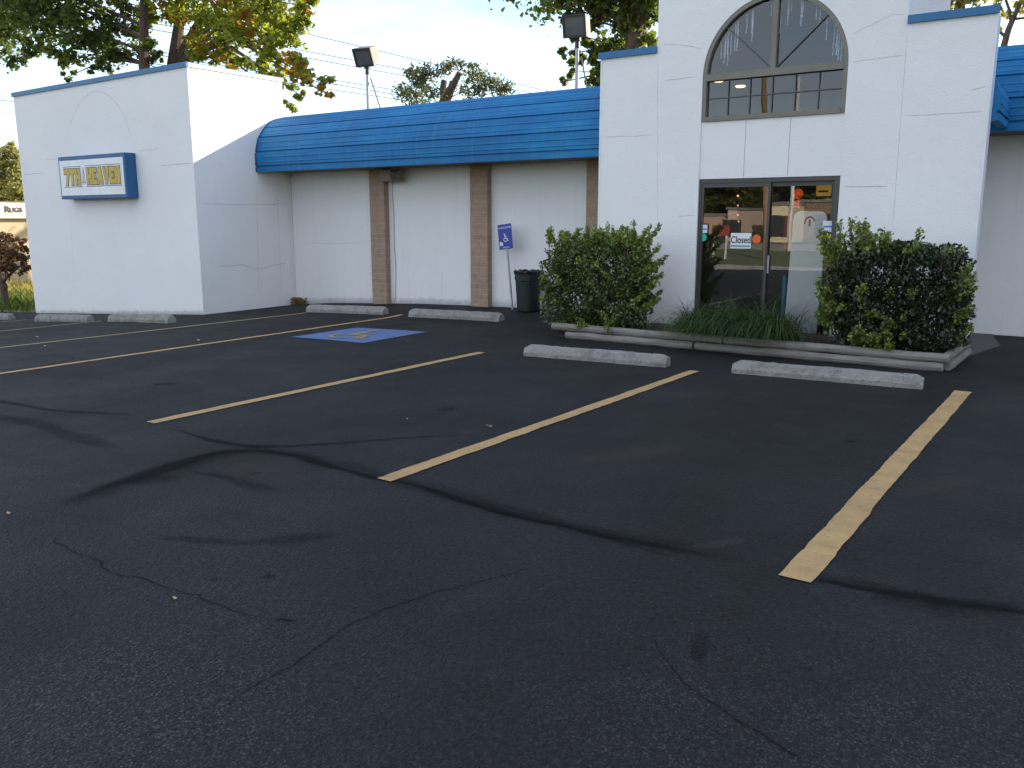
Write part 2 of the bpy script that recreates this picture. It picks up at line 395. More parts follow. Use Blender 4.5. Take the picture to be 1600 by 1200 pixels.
M['dryleaf'] = leaf_mat('dry_leaves', [(0, (.16, .10, .05)), (1, (.30, .21, .11))], .8, .2, .1)

# ------------------------------------------------------------------ objects
def tag(o, label=None, cat=None, group=None, kind=None):
    if label: o['label'] = label
    if cat: o['category'] = cat
    if group: o['group'] = group
    if kind: o['kind'] = kind
    return o
def worigin(o):
    v = Vector((0, 0, 0))
    while o is not None:
        v += o.location; o = o.parent
    return v
def thing(name, label, cat, loc=(0, 0, 0), group=None, rot=(0, 0, 0)):
    o = bpy.data.objects.new(name, None); COL.objects.link(o)
    o.empty_display_size = .2
    o.location = loc; o.rotation_euler = rot
    return tag(o, label, cat, group)
def link(name, me, parent=None, loc=(0, 0, 0)):
    o = bpy.data.objects.new(name, me); COL.objects.link(o)
    o.location = loc
    if parent is not None: o.parent = parent
    return o
def copy_tree(o, parent=None):
    c = o.copy(); COL.objects.link(c)
    if parent is not None: c.parent = parent
    for ch in o.children: copy_tree(ch, c)
    return c

class MB:
    def __init__(s): s.v = []; s.f = []; s.m = []; s.attr = []
    def add(s, vs, fs, mi=0):
        b = len(s.v); s.v += [tuple(map(float, p)) for p in vs]
        s.f += [tuple(b + i for i in f) for f in fs]; s.m += [mi] * len(fs); return s
    def box(s, a, b, mi=0):
        (x0, y0, z0), (x1, y1, z1) = a, b
        return s.add([(x0, y0, z0), (x1, y0, z0), (x1, y1, z0), (x0, y1, z0), (x0, y0, z1), (x1, y0, z1), (x1, y1, z1), (x0, y1, z1)],
                     [(0, 3, 2, 1), (4, 5, 6, 7), (0, 1, 5, 4), (1, 2, 6, 5), (2, 3, 7, 6), (3, 0, 4, 7)], mi)
    def quad(s, a, b, c, d, mi=0): return s.add([a, b, c, d], [(0, 1, 2, 3)], mi)
    def prism(s, pts, axis, a, b, mi=0, caps=True):
        """pts: 2-D outline; axis 0: (y,z) along x; axis 1: (x,z) along y; axis 2: (x,y) along z"""
        def P(p, t): return {0: (t, p[0], p[1]), 1: (p[0], t, p[1]), 2: (p[0], p[1], t)}[axis]
        n = len(pts); vs = [P(p, a) for p in pts] + [P(p, b) for p in pts]
        fs = [(i, (i + 1) % n, n + (i + 1) % n, n + i) for i in range(n)]
        if caps: fs += [tuple(range(n))[::-1], tuple(range(n, 2 * n))]
        return s.add(vs, fs, mi)
    def tube(s, pts, rad, n=8, mi=0, caps=True):
        pts = [Vector(p) for p in pts]
        if not hasattr(rad, '__len__'): rad = [rad] * len(pts)
        vs = []; fs = []; up = None
        for i, p in enumerate(pts):
            t = (pts[min(i + 1, len(pts) - 1)] - pts[max(i - 1, 0)]).normalized()
            if up is None:
                up = Vector((0, 0, 1)) if abs(t.z) < .9 else Vector((1, 0, 0))
            a = t.cross(up).normalized(); up = a.cross(t).normalized()
            for k in range(n):
                an = 2 * math.pi * k / n
                vs.append(p + (a * math.cos(an) + up * math.sin(an)) * rad[i])
        for i in range(len(pts) - 1):
            for k in range(n):
                fs.append((i * n + k, i * n + (k + 1) % n, (i + 1) * n + (k + 1) % n, (i + 1) * n + k))
        if caps: fs += [tuple(range(n))[::-1], tuple(range((len(pts) - 1) * n, len(pts) * n))]
        return s.add(vs, fs, mi)
    def lathe(s, prof, c, n=24, mi=0):
        vs = []; fs = []
        for r, z in prof:
            for k in range(n):
                a = 2 * math.pi * k / n; vs.append((c[0] + r * math.cos(a), c[1] + r * math.sin(a), c[2] + z))
        for i in range(len(prof) - 1):
            for k in range(n): fs.append((i * n + k, i * n + (k + 1) % n, (i + 1) * n + (k + 1) % n, (i + 1) * n + k))
        return s.add(vs, fs, mi)
    def disc(s, c, r, normal_y=True, n=24, th=.004, mi=0):
        pts = [(c[0] + r * math.cos(2 * math.pi * k / n), c[2] + r * math.sin(2 * math.pi * k / n)) for k in range(n)]
        return s.prism(pts, 1, c[1], c[1] + th, mi)
    def build(s, name, mats, parent=None, origin=None, bevel=0, smooth=False, local=False, tri=True):
        if not isinstance(mats, (list, tuple)): mats = [mats]
        off = Vector((0, 0, 0))
        if not local:
            off = worigin(parent) if parent is not None else Vector(origin or (0, 0, 0))
        me = bpy.data.meshes.new(name)
        me.from_pydata([(p[0] - off.x, p[1] - off.y, p[2] - off.z) for p in s.v], [], s.f)
        for m in mats: me.materials.append(m)
        me.polygons.foreach_set('material_index', s.m)
        bm = bmesh.new(); bm.from_mesh(me)
        bmesh.ops.recalc_face_normals(bm, faces=bm.faces)
        big = [f for f in bm.faces if len(f.verts) > 4]
        if big and tri: bmesh.ops.triangulate(bm, faces=big)
        bm.to_mesh(me); bm.free()
        if smooth: me.polygons.foreach_set('use_smooth', [True] * len(me.polygons))
        o = link(name, me, parent, (0, 0, 0) if (parent is not None or local) else off)
        if bevel:
            md = o.modifiers.new('bevel', 'BEVEL'); md.width = bevel; md.segments = 2; md.limit_method = 'ANGLE'; md.angle_limit = R_(40)
        return o

def text_mesh(txt, size, depth=.002, offset=0.0, align='CENTER', sx=1.0, space=1.0):
    c = bpy.data.curves.new('lettering', 'FONT'); c.body = txt; c.size = size; c.extrude = depth; c.offset = offset
    c.align_x = align; c.align_y = 'CENTER'; c.space_character = space
    o = bpy.data.objects.new('lettering', c); COL.objects.link(o)
    dg = bpy.context.evaluated_depsgraph_get(); me = bpy.data.meshes.new_from_object(o.evaluated_get(dg))
    bpy.data.objects.remove(o); bpy.data.curves.remove(c)
    me.transform(Matrix.Diagonal((sx, 1, 1, 1)))
    return me
def text_obj(name, txt, size, mat, parent, pos, rot=(R_(90), 0, 0), **k):
    me = text_mesh(txt, size, **k); me.materials.clear(); me.materials.append(mat)
    me.transform(Matrix.Translation(Vector(pos)) @ Matrix.Rotation(rot[2], 4, 'Z') @ Matrix.Rotation(rot[0], 4, 'X'))
    if parent is not None: me.transform(Matrix.Translation(-worigin(parent)))
    return link(name, me, parent)

def np_mesh(name, V, F, mat, parent=None, origin=None, tint=None, smooth=False):
    """quads or triangles from arrays; tint = one value per face"""
    off = worigin(parent) if parent is not None else Vector(origin or (0, 0, 0))
    V = np.asarray(V, np.float32) - np.array(off, np.float32); F = np.asarray(F, np.int32); k = F.shape[1]
    me = bpy.data.meshes.new(name)
    me.vertices.add(len(V)); me.vertices.foreach_set('co', V.ravel())
    me.loops.add(F.size); me.loops.foreach_set('vertex_index', F.ravel())
    me.polygons.add(len(F)); me.polygons.foreach_set('loop_start', np.arange(len(F), dtype=np.int32) * k)
    me.polygons.foreach_set('loop_total', np.full(len(F), k, np.int32))
    if tint is not None:
        a = me.attributes.new('tint', 'FLOAT', 'FACE'); a.data.foreach_set('value', np.asarray(tint, np.float32))
    me.materials.append(mat); me.update(calc_edges=True)
    if smooth: me.polygons.foreach_set('use_smooth', np.ones(len(F), bool))
    return link(name, me, parent, (0, 0, 0) if parent is not None else off)

def leaves(C, size, aspect=.62, upbias=.3, outdir=None):
    """one folded leaf (a quad) per centre"""
    n = len(C)
    d = rng.normal(size=(n, 3));
    if outdir is not None: d = d * .75 + outdir
    d /= np.linalg.norm(d, axis=1)[:, None] + 1e-9
    nrm = rng.normal(size=(n, 3)); nrm[:, 2] += upbias * 2
    s = np.cross(d, nrm); s /= np.linalg.norm(s, axis=1)[:, None] + 1e-9
    u = np.cross(s, d)
    L = size * (.5 + .95 * rng.random(n) ** 1.3)[:, None]
    W = L * aspect * .5
    a = C - d * L * .5; b = C + s * W + u * W * .35 - d * L * .05; c = C + d * L * .5; e = C - s * W + u * W * .35 - d * L * .05
    V = np.stack([a, b, c, e], 1).reshape(-1, 3)
    F = np.arange(n * 4, dtype=np.int32).reshape(n, 4)
    return V, F

def clump_points(c, r, n, shell=.55):
    d = rng.normal(size=(n, 3)); d /= np.linalg.norm(d, axis=1)[:, None]
    t = rng.uniform(shell, 1.0, n) ** .8
    lump = 1 + .22 * np.sin(d[:, 0] * 5 + c[0] * 3) * np.sin(d[:, 1] * 4 + c[1]) + .18 * np.sin(d[:, 2] * 7 + c[2] * 2)
    return np.array(c) + d * np.array(r) * (t * lump)[:, None]

# ------------------------------------------------------------------ ground
def grid_mesh(name, xs, ys, zf, mat, drop=None, skirt=0.0):
    nx, ny = len(xs), len(ys)
    X, Y = np.meshgrid(xs, ys); Z = zf(X, Y)
    V = np.stack([X, Y, Z], -1).reshape(-1, 3); F = []
    for j in range(ny - 1):
        for i in range(nx - 1):
            if drop is not None and drop(.5 * (xs[i] + xs[i + 1]), .5 * (ys[j] + ys[j + 1])): continue
            F.append((j * nx + i, j * nx + i + 1, (j + 1) * nx + i + 1, (j + 1) * nx + i))
    bm = bmesh.new(); vs = [bm.verts.new(p) for p in V]
    for f in F: bm.faces.new([vs[i] for i in f])
    bmesh.ops.delete(bm, geom=[v for v in bm.verts if not v.link_faces], context='VERTS')
    if skirt:
        e = [e for e in bm.edges if len(e.link_faces) == 1]
        r = bmesh.ops.extrude_edge_only(bm, edges=e)
        for v in r['geom']:
            if isinstance(v, bmesh.types.BMVert): v.co.z -= skirt
    bmesh.ops.recalc_face_normals(bm, faces=bm.faces)
    me = bpy.data.meshes.new(name); bm.to_mesh(me); bm.free(); me.materials.append(mat)
    me.polygons.foreach_set('use_smooth', [False] * len(me.polygons))
    o = link(name, me); o['kind'] = 'structure'; return o

LOT_Y0 = -5.2
xs = np.unique(np.concatenate([np.arange(-45, 25.1, .5), [-21.3]])); ys = np.unique(np.concatenate([np.arange(-5, 14.6, .4), [LOT_Y0, 10.4, 14.6]]))
grid_mesh('parking_lot', xs, ys, gz, M['asphalt'], lambda x, y: x < -21.3 and y > 10.6, .15)
gx = np.concatenate([[-700, -300, -150, -90, -60], np.arange(-45, 46, 3), [60, 100, 200, 600]])
gy = np.concatenate([[-500, -200, -100, -60], np.arange(-45, 60, 3), [80, 130, 250, 700]])
def ground_z(x, y):
    z = gz(x, y) - .07
    ramp_ = np.clip((x + 24) / -4.0, 0, 1) * np.clip((y - 10) / 3, 0, 1)
    z = z + ramp_ * .02
    far = np.clip((np.abs(y) - 25) / 40, 0, 1) * np.clip((y > 0), 0, 1)
    return z * (1 - far) + far * np.minimum(z, -.9 + 0 * z)
grid_mesh('ground', gx, gy, ground_z, M['grassground'])
rd = MB().box((-300, -36, -.4), (300, -25, -.03)); o = rd.build('road', M['road']); o['kind'] = 'structure'
kb = MB().box((-45, LOT_Y0 - .18, -.3), (25, LOT_Y0 - .01, .09)); o = kb.build('kerb', M['paleconcrete'], bevel=.02); o['kind'] = 'structure'

# painted lines: ribbons laid on the asphalt with slightly wandering edges
def ground_ribbon(name, pts, widths, mat, lift=.006, step=.12, fade=False, jitter=.0, ends=0.0):
    pts = [np.array(p[:2], float) for p in pts]
    if not hasattr(widths, '__len__'): widths = [widths] * len(pts)
    seg = [np.linalg.norm(pts[i + 1] - pts[i]) for i in range(len(pts) - 1)]
    cum = np.concatenate([[0], np.cumsum(seg)]); n = max(8, int(cum[-1] / step) + 1)
    t = np.linspace(0, cum[-1], n)
    PX = np.interp(t, cum, [p[0] for p in pts]); PY = np.interp(t, cum, [p[1] for p in pts]); W = np.interp(t, cum, widths)
    if len(pts) > 2:
        k = np.array([.25, .5, .25])
        for _ in range(3):
            PX[1:-1] = np.convolve(PX, k, 'valid'); PY[1:-1] = np.convolve(PY, k, 'valid')
    if jitter:
        def wob():
            q = np.cumsum(rng.normal(size=n)); q = q - np.linspace(q[0], q[-1], n); q /= (np.abs(q).max() + 1e-6)
            return q
        PX = PX + wob() * jitter; PY = PY + wob() * jitter
    TX = np.gradient(PX); TY = np.gradient(PY); L = np.hypot(TX, TY) + 1e-9; NX, NY = -TY / L, TX / L
    rows = []; fv = []
    offs = (-1, -.33, .33, 1)
    for k, o_ in enumerate(offs):
        e = (np.convolve(rng.normal(size=n + 4), np.ones(5) / 5, 'valid') * (.006 if not fade else .22 * W) + rng.normal(size=n) * (.0012 if not fade else .03 * W)) if abs(o_) == 1 else 0
        rows.append(np.stack([PX + NX * (W * .5 * o_ + e), PY + NY * (W * .5 * o_ + e)], -1))
        f = np.full(n, 0.0 if abs(o_) == 1 else 1.0)
        f *= np.clip(np.minimum(t, cum[-1] - t) / (cum[-1] * .12 + 1e-6), 0, 1) if ends else 1
        fv.append(f)
    G = np.stack(rows, 1); X, Y = G[..., 0].ravel(), G[..., 1].ravel()
    V = np.stack([X, Y, gz(X, Y) + lift], -1); m = 4; F = []
    for i in range(n - 1):
        for k in range(3): F.append((i * m + k, i * m + k + 1, (i + 1) * m + k + 1, (i + 1) * m + k))
    o = np_mesh(name, V, F, mat)
    if fade:
        a = o.data.attributes.new('fade', 'FLOAT', 'POINT'); a.data.foreach_set('value', np.stack(fv, 1).ravel().astype(np.float32))
    o['kind'] = 'structure'
    return o
LINES = [((1241, 906), (1505, 612), .145), ((600, 751), (1085, 580), .115), ((235, 661), (752, 551), .11), ((-60, 593), (628, 492), .10), ((-60, 550.5), (478, 489), .10), ((-40, 522), (158, 502), .10), ((-40, 507), (42, 500), .10)]
for i, (a, b, wd) in enumerate(LINES):
    ground_ribbon('parking_line', [ong(a), ong(b)], [wd * 1.06, wd], M['yellow'] if i < 4 else M['paleyellow'], step=.05, jitter=.005)
M['palesheen'] = fade_mat('painted_sheen', (.066, .060, .056), 2.6, .38, .15, 1.7)  # pale sheen on the asphalt, painted in as lighter colour
M['oil'] = fade_mat('oil_spot', (.0055, .0055, .006), 11, .32, .25, 1.1)
def gcrack(name, px, wd, mat, lift=.003, jit=.02, step=.06):
    return ground_ribbon(name, [ong(p) for p in px], wd, mat, lift, step, True, jit, 1)
gcrack('seam_stain', [(150, 772), (230, 742), (300, 720), (380, 703), (470, 712), (590, 748), (700, 775), (800, 803), (940, 836), (1080, 862), (1215, 888)], [.2, .42, .50, .30, .25, .25, .26, .30, .28, .24, .15], M['smear'], .0020, .05)
gcrack('seam_stain', [(1240, 896), (1330, 912), (1430, 932), (1530, 942), (1620, 958)], [.12, .22, .34, .24, .16], M['smear'], .0020, .05)
gcrack('tar_seam', [(60, 800), (130, 778), (200, 750), (270, 730), (330, 709), (390, 703), (450, 711), (520, 731), (590, 750), (640, 756), (700, 777), (745, 790), (800, 805), (878, 820), (950, 838), (1050, 858), (1130, 872), (1215, 890)],
       [.05, .14, .22, .28, .18, .09, .13, .12, .08, .07, .14, .12, .11, .09, .10, .08, .10, .08], M['tar'])
gcrack('tar_seam', [(1260, 900), (1330, 916), (1400, 930), (1450, 940), (1520, 944), (1600, 956), (1700, 968)], [.04, .09, .11, .14, .10, .09, .08], M['tar'], .0035)
gcrack('tar_seam', [(250, 666), (330, 688), (400, 698), (470, 696), (520, 692), (640, 685), (760, 678)], [.05, .10, .14, .10, .09, .07, .05], M['tar'], .0035)
gcrack('tar_seam', [(-60, 622), (0, 628), (70, 641), (139, 646), (230, 650)], [.10, .12, .10, .12, .05], M['tar'], .004)
gcrack('asphalt_stain', [(-40, 648), (60, 662), (130, 690), (190, 702)], [.2, .25, .3, .1], M['smear'], .0025)
gcrack('asphalt_stain', [(235, 838), (300, 842), (400, 848), (470, 842), (540, 836)], [.06, .10, .14, .24, .1], M['smear'], .0025)
gcrack('asphalt_stain', [(1080, 1035), (1095, 1005), (1108, 985)], [.1, .14, .08], M['smear'], .0025)
gcrack('asphalt_stain', [(290, 735), (340, 745), (400, 760), (440, 768)], [.05, .14, .2, .1], M['smear'], .0022)
gcrack('asphalt_stain', [(300, 745), (220, 750), (150, 770), (90, 795)], [.2, .3, .35, .2], M['smear'], .0018)
gcrack('asphalt_crack', [(70, 830), (96, 848), (140, 868), (200, 905), (270, 925), (330, 945), (390, 962), (440, 970)], [.012, .016, .014, .014, .012, .016, .012, .03], M['crack'], .004, .035, .03)
gcrack('asphalt_crack', [(860, 880), (800, 897), (680, 925), (610, 946), (540, 972), (470, 1030), (380, 1080), (320, 1125)], [.008, .012, .012, .02, .014, .014, .012, .008], M['crack'], .004, .03, .03)
gcrack('asphalt_crack', [(1010, 985), (1050, 1040), (1080, 1072), (1130, 1105), (1180, 1140), (1230, 1172), (1280, 1210)], [.006, .008, .014, .012, .014, .012, .01], M['crack'], .004, .02, .02)
gcrack('asphalt_crack', [(640, 757), (800, 806), (940, 838), (1050, 872), (1130, 876)], [.012, .02, .016, .012, .01], M['crack'], .005, .03, .03)
gcrack('asphalt_crack', [(0, 545), (60, 556), (120, 560), (70, 572), (50, 590)], [.02, .02, .025, .02, .01], M['crack'], .004, .05, .05)
gcrack('asphalt_stain', [(430, 968), (452, 971), (468, 971)], [.03, .04, .02], M['crack'], .0045, .01, .02)

gcrack('sheen_patch', [(860, 722), (940, 716), (1010, 706), (1085, 700)], [.15, .4, .55, .2], M['palesheen'], .0016, .03)  # soft light patches on the lot, drawn as pale ribbons
gcrack('sheen_patch', [(1395, 775), (1440, 764), (1490, 752), (1540, 746)], [.15, .35, .45, .2], M['palesheen'], .0016, .03)
gcrack('sheen_patch', [(1085, 862), (1120, 850), (1170, 840)], [.08, .16, .08], M['palesheen'], .0016, .03)
gcrack('sheen_patch', [(330, 738), (400, 728), (470, 742)], [.2, .55, .2], M['palesheen'], .0015, .03)
for px_, q_ in (((700, 640), .16), ((420, 900), .08), ((260, 600), .2), ((1330, 690), .10), ((335, 905), .05), ((1265, 1045), .05)):
    gcrack('oil_spot', [(px_[0] - q_ * 120, px_[1] + 1), px_, (px_[0] + q_ * 120, px_[1] - 1)], [q_ * .5, q_, q_ * .4], M['oil'], .0028, .01, .03)
# blue accessible-bay square with its wheelchair figure
cor = [ong(p) for p in ((455, 527), (567, 536.5), (667, 519), (558, 512.5))]   # near-left, near-right, far-right, far-left
def bay(u, v, lift=.006):
    P = (1 - u) * (1 - v) * cor[0] + u * (1 - v) * cor[1] + u * v * cor[2] + (1 - u) * v * cor[3]
    return (P[0], P[1], float(gz(P[0], P[1])) + lift)
bm_ = MB(); N = 10
for i in range(N):
    for j in range(N):
        bm_.quad(*[bay(u / N, v / N) for u, v in ((i, j), (i + 1, j), (i + 1, j + 1), (i, j + 1))])
o = bm_.build('blue_bay_marking', M['bluepaint']); o['kind'] = 'structure'
def chair_polys():
    P = []
    def stroke(a, b, wd):
        a, b = Vector(a), Vector(b); t = (b - a).normalized(); n = Vector((-t.y, t.x)) * wd * .5
        P.append([a + n, a - n, b - n, b + n])
    cx_, cy_, r = .47, .34, .20
    for k in range(22):
        a0 = R_(140 + k * 10.5); a1 = R_(140 + (k + 1) * 10.5)
        P.append([Vector((cx_ + rr * math.cos(a), cy_ + rr * math.sin(a))) for rr, a in ((r, a0), (r - .055, a0), (r - .055, a1), (r, a1))])
    stroke((.42, .72), (.45, .42), .085); stroke((.415, .43), (.66, .43), .075); stroke((.63, .45), (.74, .20), .08); stroke((.72, .21), (.82, .24), .06); stroke((.43, .60), (.62, .60), .06)
    P.append([Vector((.41 + .062 * math.cos(2 * math.pi * k / 14), .80 + .062 * math.sin(2 * math.pi * k / 14))) for k in range(14)])
    return P
sb = MB()
for poly in chair_polys():
    sb.add([bay(p.x, p.y, .011) for p in poly], [tuple(range(len(poly)))])
o = sb.build('wheelchair_marking', M['goldpaint']); o['kind'] = 'structure'

# ------------------------------------------------------------------ the shop building
YE, YR, YL = 11.69, 12.78, 10.41          # faces: entrance, set-back wall, left block
XL0, XL1 = -20.98, -14.52                 # left block
XE0, XE1, XT0, XT1 = -6.48, -1.37, -5.58, -2.31
shop = thing('shop_building', 'white stucco shop with blue metal canopy and arched entrance tower', 'building', (-6, 12.8, 0))
# left block
b = MB()
b.prism([(XL0, -.9), (XL1, -.9), (XL1, 4.5), (XL0, 4.45)], 1, YL, 12.66)
lw = b.build('corner_block', M['white'], shop)
c = MB(); c.prism([(XL0 - .03, 4.375), (XL1 + .012, 4.425), (XL1 + .012, 4.515), (XL0 - .03, 4.465)], 1, YL - .03, YL - .001)
c.prism([(XL0 - .03, 4.455), (XL1 + .02, 4.503), (XL1 + .02, 4.515), (XL0 - .03, 4.467)], 1, YL, 12.7)
c.build('coping', [M['trim']], lw)
c = MB(); c.box((XL1 + .002, YL + .01, 4.43), (XL1 + .02, 12.68, 4.500)); c.build('side_coping', M['signface'], lw)
# set-back wall, its soffit, pilasters
b = MB(); b.box((XL1, YR, -.5), (XE0 + .1, YR + .25, 3.6)); rw = b.build('setback_wall', M['block'], shop)
for x0 in (-12.13, -9.65, -7.24):
    MB().box((x0, YR - .13, -.4), (x0 + .385, YR + .02, 2.598)).build('pilaster', M['brick'], shop)
b = MB(); b.box((XL1 + .005, 11.90, 2.600), (XE0 - .005, YR - .002, 2.63)); b.build('soffit', M['soffit'], shop)

def canopy_profile(pts, ribs=2):
    out = []
    for i in range(len(pts) - 1):
        a, b2 = Vector(pts[i]), Vector(pts[i + 1]); d = b2 - a; L = d.length; d.normalize(); n = Vector((-d.y, d.x))
        if n.x > 0: n = -n
        if L > .16:
            out += [a + n * 0, a + d * .004 - n * .030, a + d * .028 - n * .030, a + d * .034]
            for k in range(ribs):
                t = L * (k + 1) / (ribs + 1)
                out += [a + d * (t - .016), a + d * (t - .004) + n * .008, a + d * (t + .004) + n * .008, a + d * (t + .016)]
            out += [b2 - d * .001]
        else:
            out += [a, b2 - d * .001]
    out.append(Vector(pts[-1])); return [(p.x, p.y) for p in out]
CP = [(11.872, 2.595), (11.872, 2.675), (11.875, 2.962), (11.962, 3.258), (12.12, 3.46), (12.31, 3.622), (12.464, 3.682), (12.72, 3.742)]
def canopy(name, x0, x1, dy=0.0, dz=0.0, sz=1.0):
    pr = canopy_profile([(y + dy, 2.6 + (z - 2.6) * sz + dz) for y, z in CP])
    m = MB(); vs = []; n = len(pr)
    nx = 8
    X = np.linspace(x0, x1, nx)
    for x in X: vs += [(x, y, z) for y, z in pr]
    fs = [(i * n + k, (i + 1) * n + k, (i + 1) * n + k + 1, i * n + k + 1) for i in range(nx - 1) for k in range(n - 1)]
    m.add(vs, fs)
    yb, zb = pr[0]; m.box((x0, yb, zb - .012), (x1, yb + .05, zb - .001))
    return m.build(name, M['blue'], shop)
can = canopy('metal_canopy', XL1 + .012, XE0 - .002)
# end rim and vertical sheet joint of the canopy
rim = MB()
pr = canopy_profile(CP, 0)
for i in range(len(pr) - 1):
    (y0, z0), (y1, z1) = pr[i], pr[i + 1]
    rim.add([(XL1 + .003, y0 - .014, z0), (XL1 + .003, y1 - .014, z1), (XL1 + .003, y1 + .03, z1), (XL1 + .003, y0 + .03, z0),
             (XL1 + .024, y0 - .014, z0), (XL1 + .024, y1 - .014, z1), (XL1 + .024, y1 + .03, z1), (XL1 + .024, y0 + .03, z0)],
            [(0, 1, 2, 3), (4, 7, 6, 5), (0, 4, 5, 1), (3, 2, 6, 7)])
rim.build('end_trim', simple('dark_blue_trim', (.02, .045, .09), .6), can)
# roof behind the canopy
b = MB(); b.box((XL0 + .3, 12.95, 3.45), (XE0 + .01, 24, 3.70)); b.box((XE0 + .011, 14.52, 3.45), (12, 24, 3.70)); b.box((XT1 + .01, 13.96, 3.60), (12, 14.51, 3.90)); b.box((XL1 + .02, 12.69, 3.60), (XE0 - .002, 12.95, 3.735)); b.build('roof', M['roof'], shop)
b = MB(); b.box((XL0 + .31, 12.67, -.9), (XL1 - .01, 24, 3.44)); b.box((XL1 + .01, 23.75, -.5), (12, 23.99, 3.44)); b.build('rear_wall', M['block'], shop)

# entrance wall with the door and arched-window opening (one outline)
DX0, DX1, DZ1, WZ0, WZS = -4.885, -2.965, 2.195, 2.965, 3.56
ACX, AR = .5 * (DX0 + DX1), .5 * (DX1 - DX0)
arc = [(ACX + AR * math.cos(R_(a)), WZS + AR * math.sin(R_(a))) for a in range(0, 181, 5)]
ZT = 5.75
out = [(XE0, -.2), (DX0, -.2), (DX0, WZS)] + arc[::-1][1:-1] + [(DX1, WZS), (DX1, -.2), (XE1, -.2), (XE1, 4.02), (XT1, 4.02), (XT1, ZT), (XT0, ZT), (XT0, 4.02), (XE0, 4.02)]
XR = XT1 + .001; ew = MB(); ew.prism(out, 1, YE, YE + .22)
ew.box((XE0, YE + .221, -.2), (XE0 + .2, 14.4, 4.0)); ew.box((XR - .2, YE + .221, -.2), (XR, 14.4, 4.02))
ew.box((XT0, YE + .221, 4.03), (XT0 + .2, 14.5, ZT - .001)); ew.box((XT1 - .2, YE + .221, 4.03), (XT1, 14.5, ZT - .001))
ew.box((XT0 + .001, 14.28, 3.9), (XT1 - .001, 14.499, ZT - .002))
ew.box((XE0 + .201, 14.2, -.2), (XR - .201, 14.39, 3.99))
ew.box((XE0 + .201, YE + .23, 3.88), (XT0, 14.19, 3.985))
ew.box((XT0 + .201, YE + .23, ZT - .15), (XT1 - .201, 14.27, ZT - .03))
ent = ew.build('entrance_wall', M['white'], shop)
for a, b2 in ((XE0 - .03, XT0 - .002), (XT1 + .002, XE1 + .03)):
    c = MB(); c.box((a, YE - .035, 3.945), (b2, YE - .001, 4.035)); c.box((a, YE, 4.022), (b2, 14.42 if a < -5 else YE + .23, 4.036)); c.build('coping', M['trim'], ent)
MB().box((XT0 - .02, YE - .03, ZT), (XT1 + .02, 14.52, ZT + .09)).build('tower_coping', M['trim'], ent)
MB().box((XE1 + .001, YE - .012, .01), (XE1 + .022, YE + .225, 3.94)).build('corner_trim', M['signface'], ent)
MB().box((XE0 - .002, YE - .006, .01), (XE0 + .025, YE - .001, 3.94)).build('corner_trim', M['signface'], ent)
# panel between door and window, slightly set back, with two joints
pn = MB().box((DX0 + .001, YE + .018, DZ1 + .001), (DX1 - .001, YE + .16, WZ0 - .001)).build('spandrel_panel', M['white'], ent)
for px_ in (1163, 1232):
    x = ony((px_, 235), YE)[0]
    MB().box((x - .004, YE + .0165, DZ1 + .02), (x + .004, YE + .019, WZ0 - .02)).build('panel_joint', M['seam'], pn)
# dark room behind the glass
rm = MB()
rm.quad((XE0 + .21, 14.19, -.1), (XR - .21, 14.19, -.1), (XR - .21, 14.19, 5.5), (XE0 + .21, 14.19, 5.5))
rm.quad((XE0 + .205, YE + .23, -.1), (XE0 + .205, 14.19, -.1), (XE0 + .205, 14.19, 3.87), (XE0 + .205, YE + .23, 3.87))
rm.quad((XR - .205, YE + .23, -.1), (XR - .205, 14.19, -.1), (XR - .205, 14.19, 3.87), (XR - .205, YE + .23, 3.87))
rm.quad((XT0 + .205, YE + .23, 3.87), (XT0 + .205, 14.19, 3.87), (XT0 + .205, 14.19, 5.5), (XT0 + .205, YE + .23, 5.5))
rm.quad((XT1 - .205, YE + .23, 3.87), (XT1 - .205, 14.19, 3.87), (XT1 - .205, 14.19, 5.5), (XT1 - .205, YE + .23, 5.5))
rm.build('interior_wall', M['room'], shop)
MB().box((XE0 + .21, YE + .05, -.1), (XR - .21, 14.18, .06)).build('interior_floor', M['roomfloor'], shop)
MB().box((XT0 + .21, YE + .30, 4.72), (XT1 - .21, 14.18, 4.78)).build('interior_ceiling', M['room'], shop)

# arched window
aw = MB(); fw = .055
def arcframe(m, r0, r1, y0, y1):
    for k in range(36):
        a0, a1 = R_(k * 5), R_(k * 5 + 5)
        p = [(ACX + r * math.cos(a), WZS + r * math.sin(a)) for r, a in ((r0, a0), (r1, a0), (r1, a1), (r0, a1))]
        m.prism(p, 1, y0, y1)
YW0, YW1 = YE + .005, YE + .10
arcframe(aw, AR - fw, AR - .002, YW0, YW1)
aw.box((DX0 + .002, YW0, WZ0), (DX0 + fw, YW1, WZS)); aw.box((DX1 - fw, YW0, WZ0), (DX1 - .002, YW1, WZS))
aw.box((DX0 + fw + .001, YW0 - .012, WZ0 + .001), (DX1 - fw - .001, YW1, WZ0 + .065))
aw.box((DX0 + fw + .001, YW0 - .01, WZS - .06), (DX1 - fw - .001, YW1, WZS + .03))
aw.box((ACX - .035, YW0, WZS + .031), (ACX + .035, YW1, WZS + AR - fw - .001))
wfr = aw.build('arched_window', M['frame'], shop)
mu = MB()
for s in (-1, 1):
    a = R_(90 - s * 47); d = Vector((math.cos(a), math.sin(a))); n = Vector((-d.y, d.x)) * .007
    p0 = Vector((ACX + s * .03, WZS + .035)); p1 = Vector((ACX, WZS)) + d * (AR - fw)
    mu.prism([tuple(p0 + n), tuple(p0 - n), tuple(p1 - n), tuple(p1 + n)], 1, YW0 + .035, YW0 + .05)
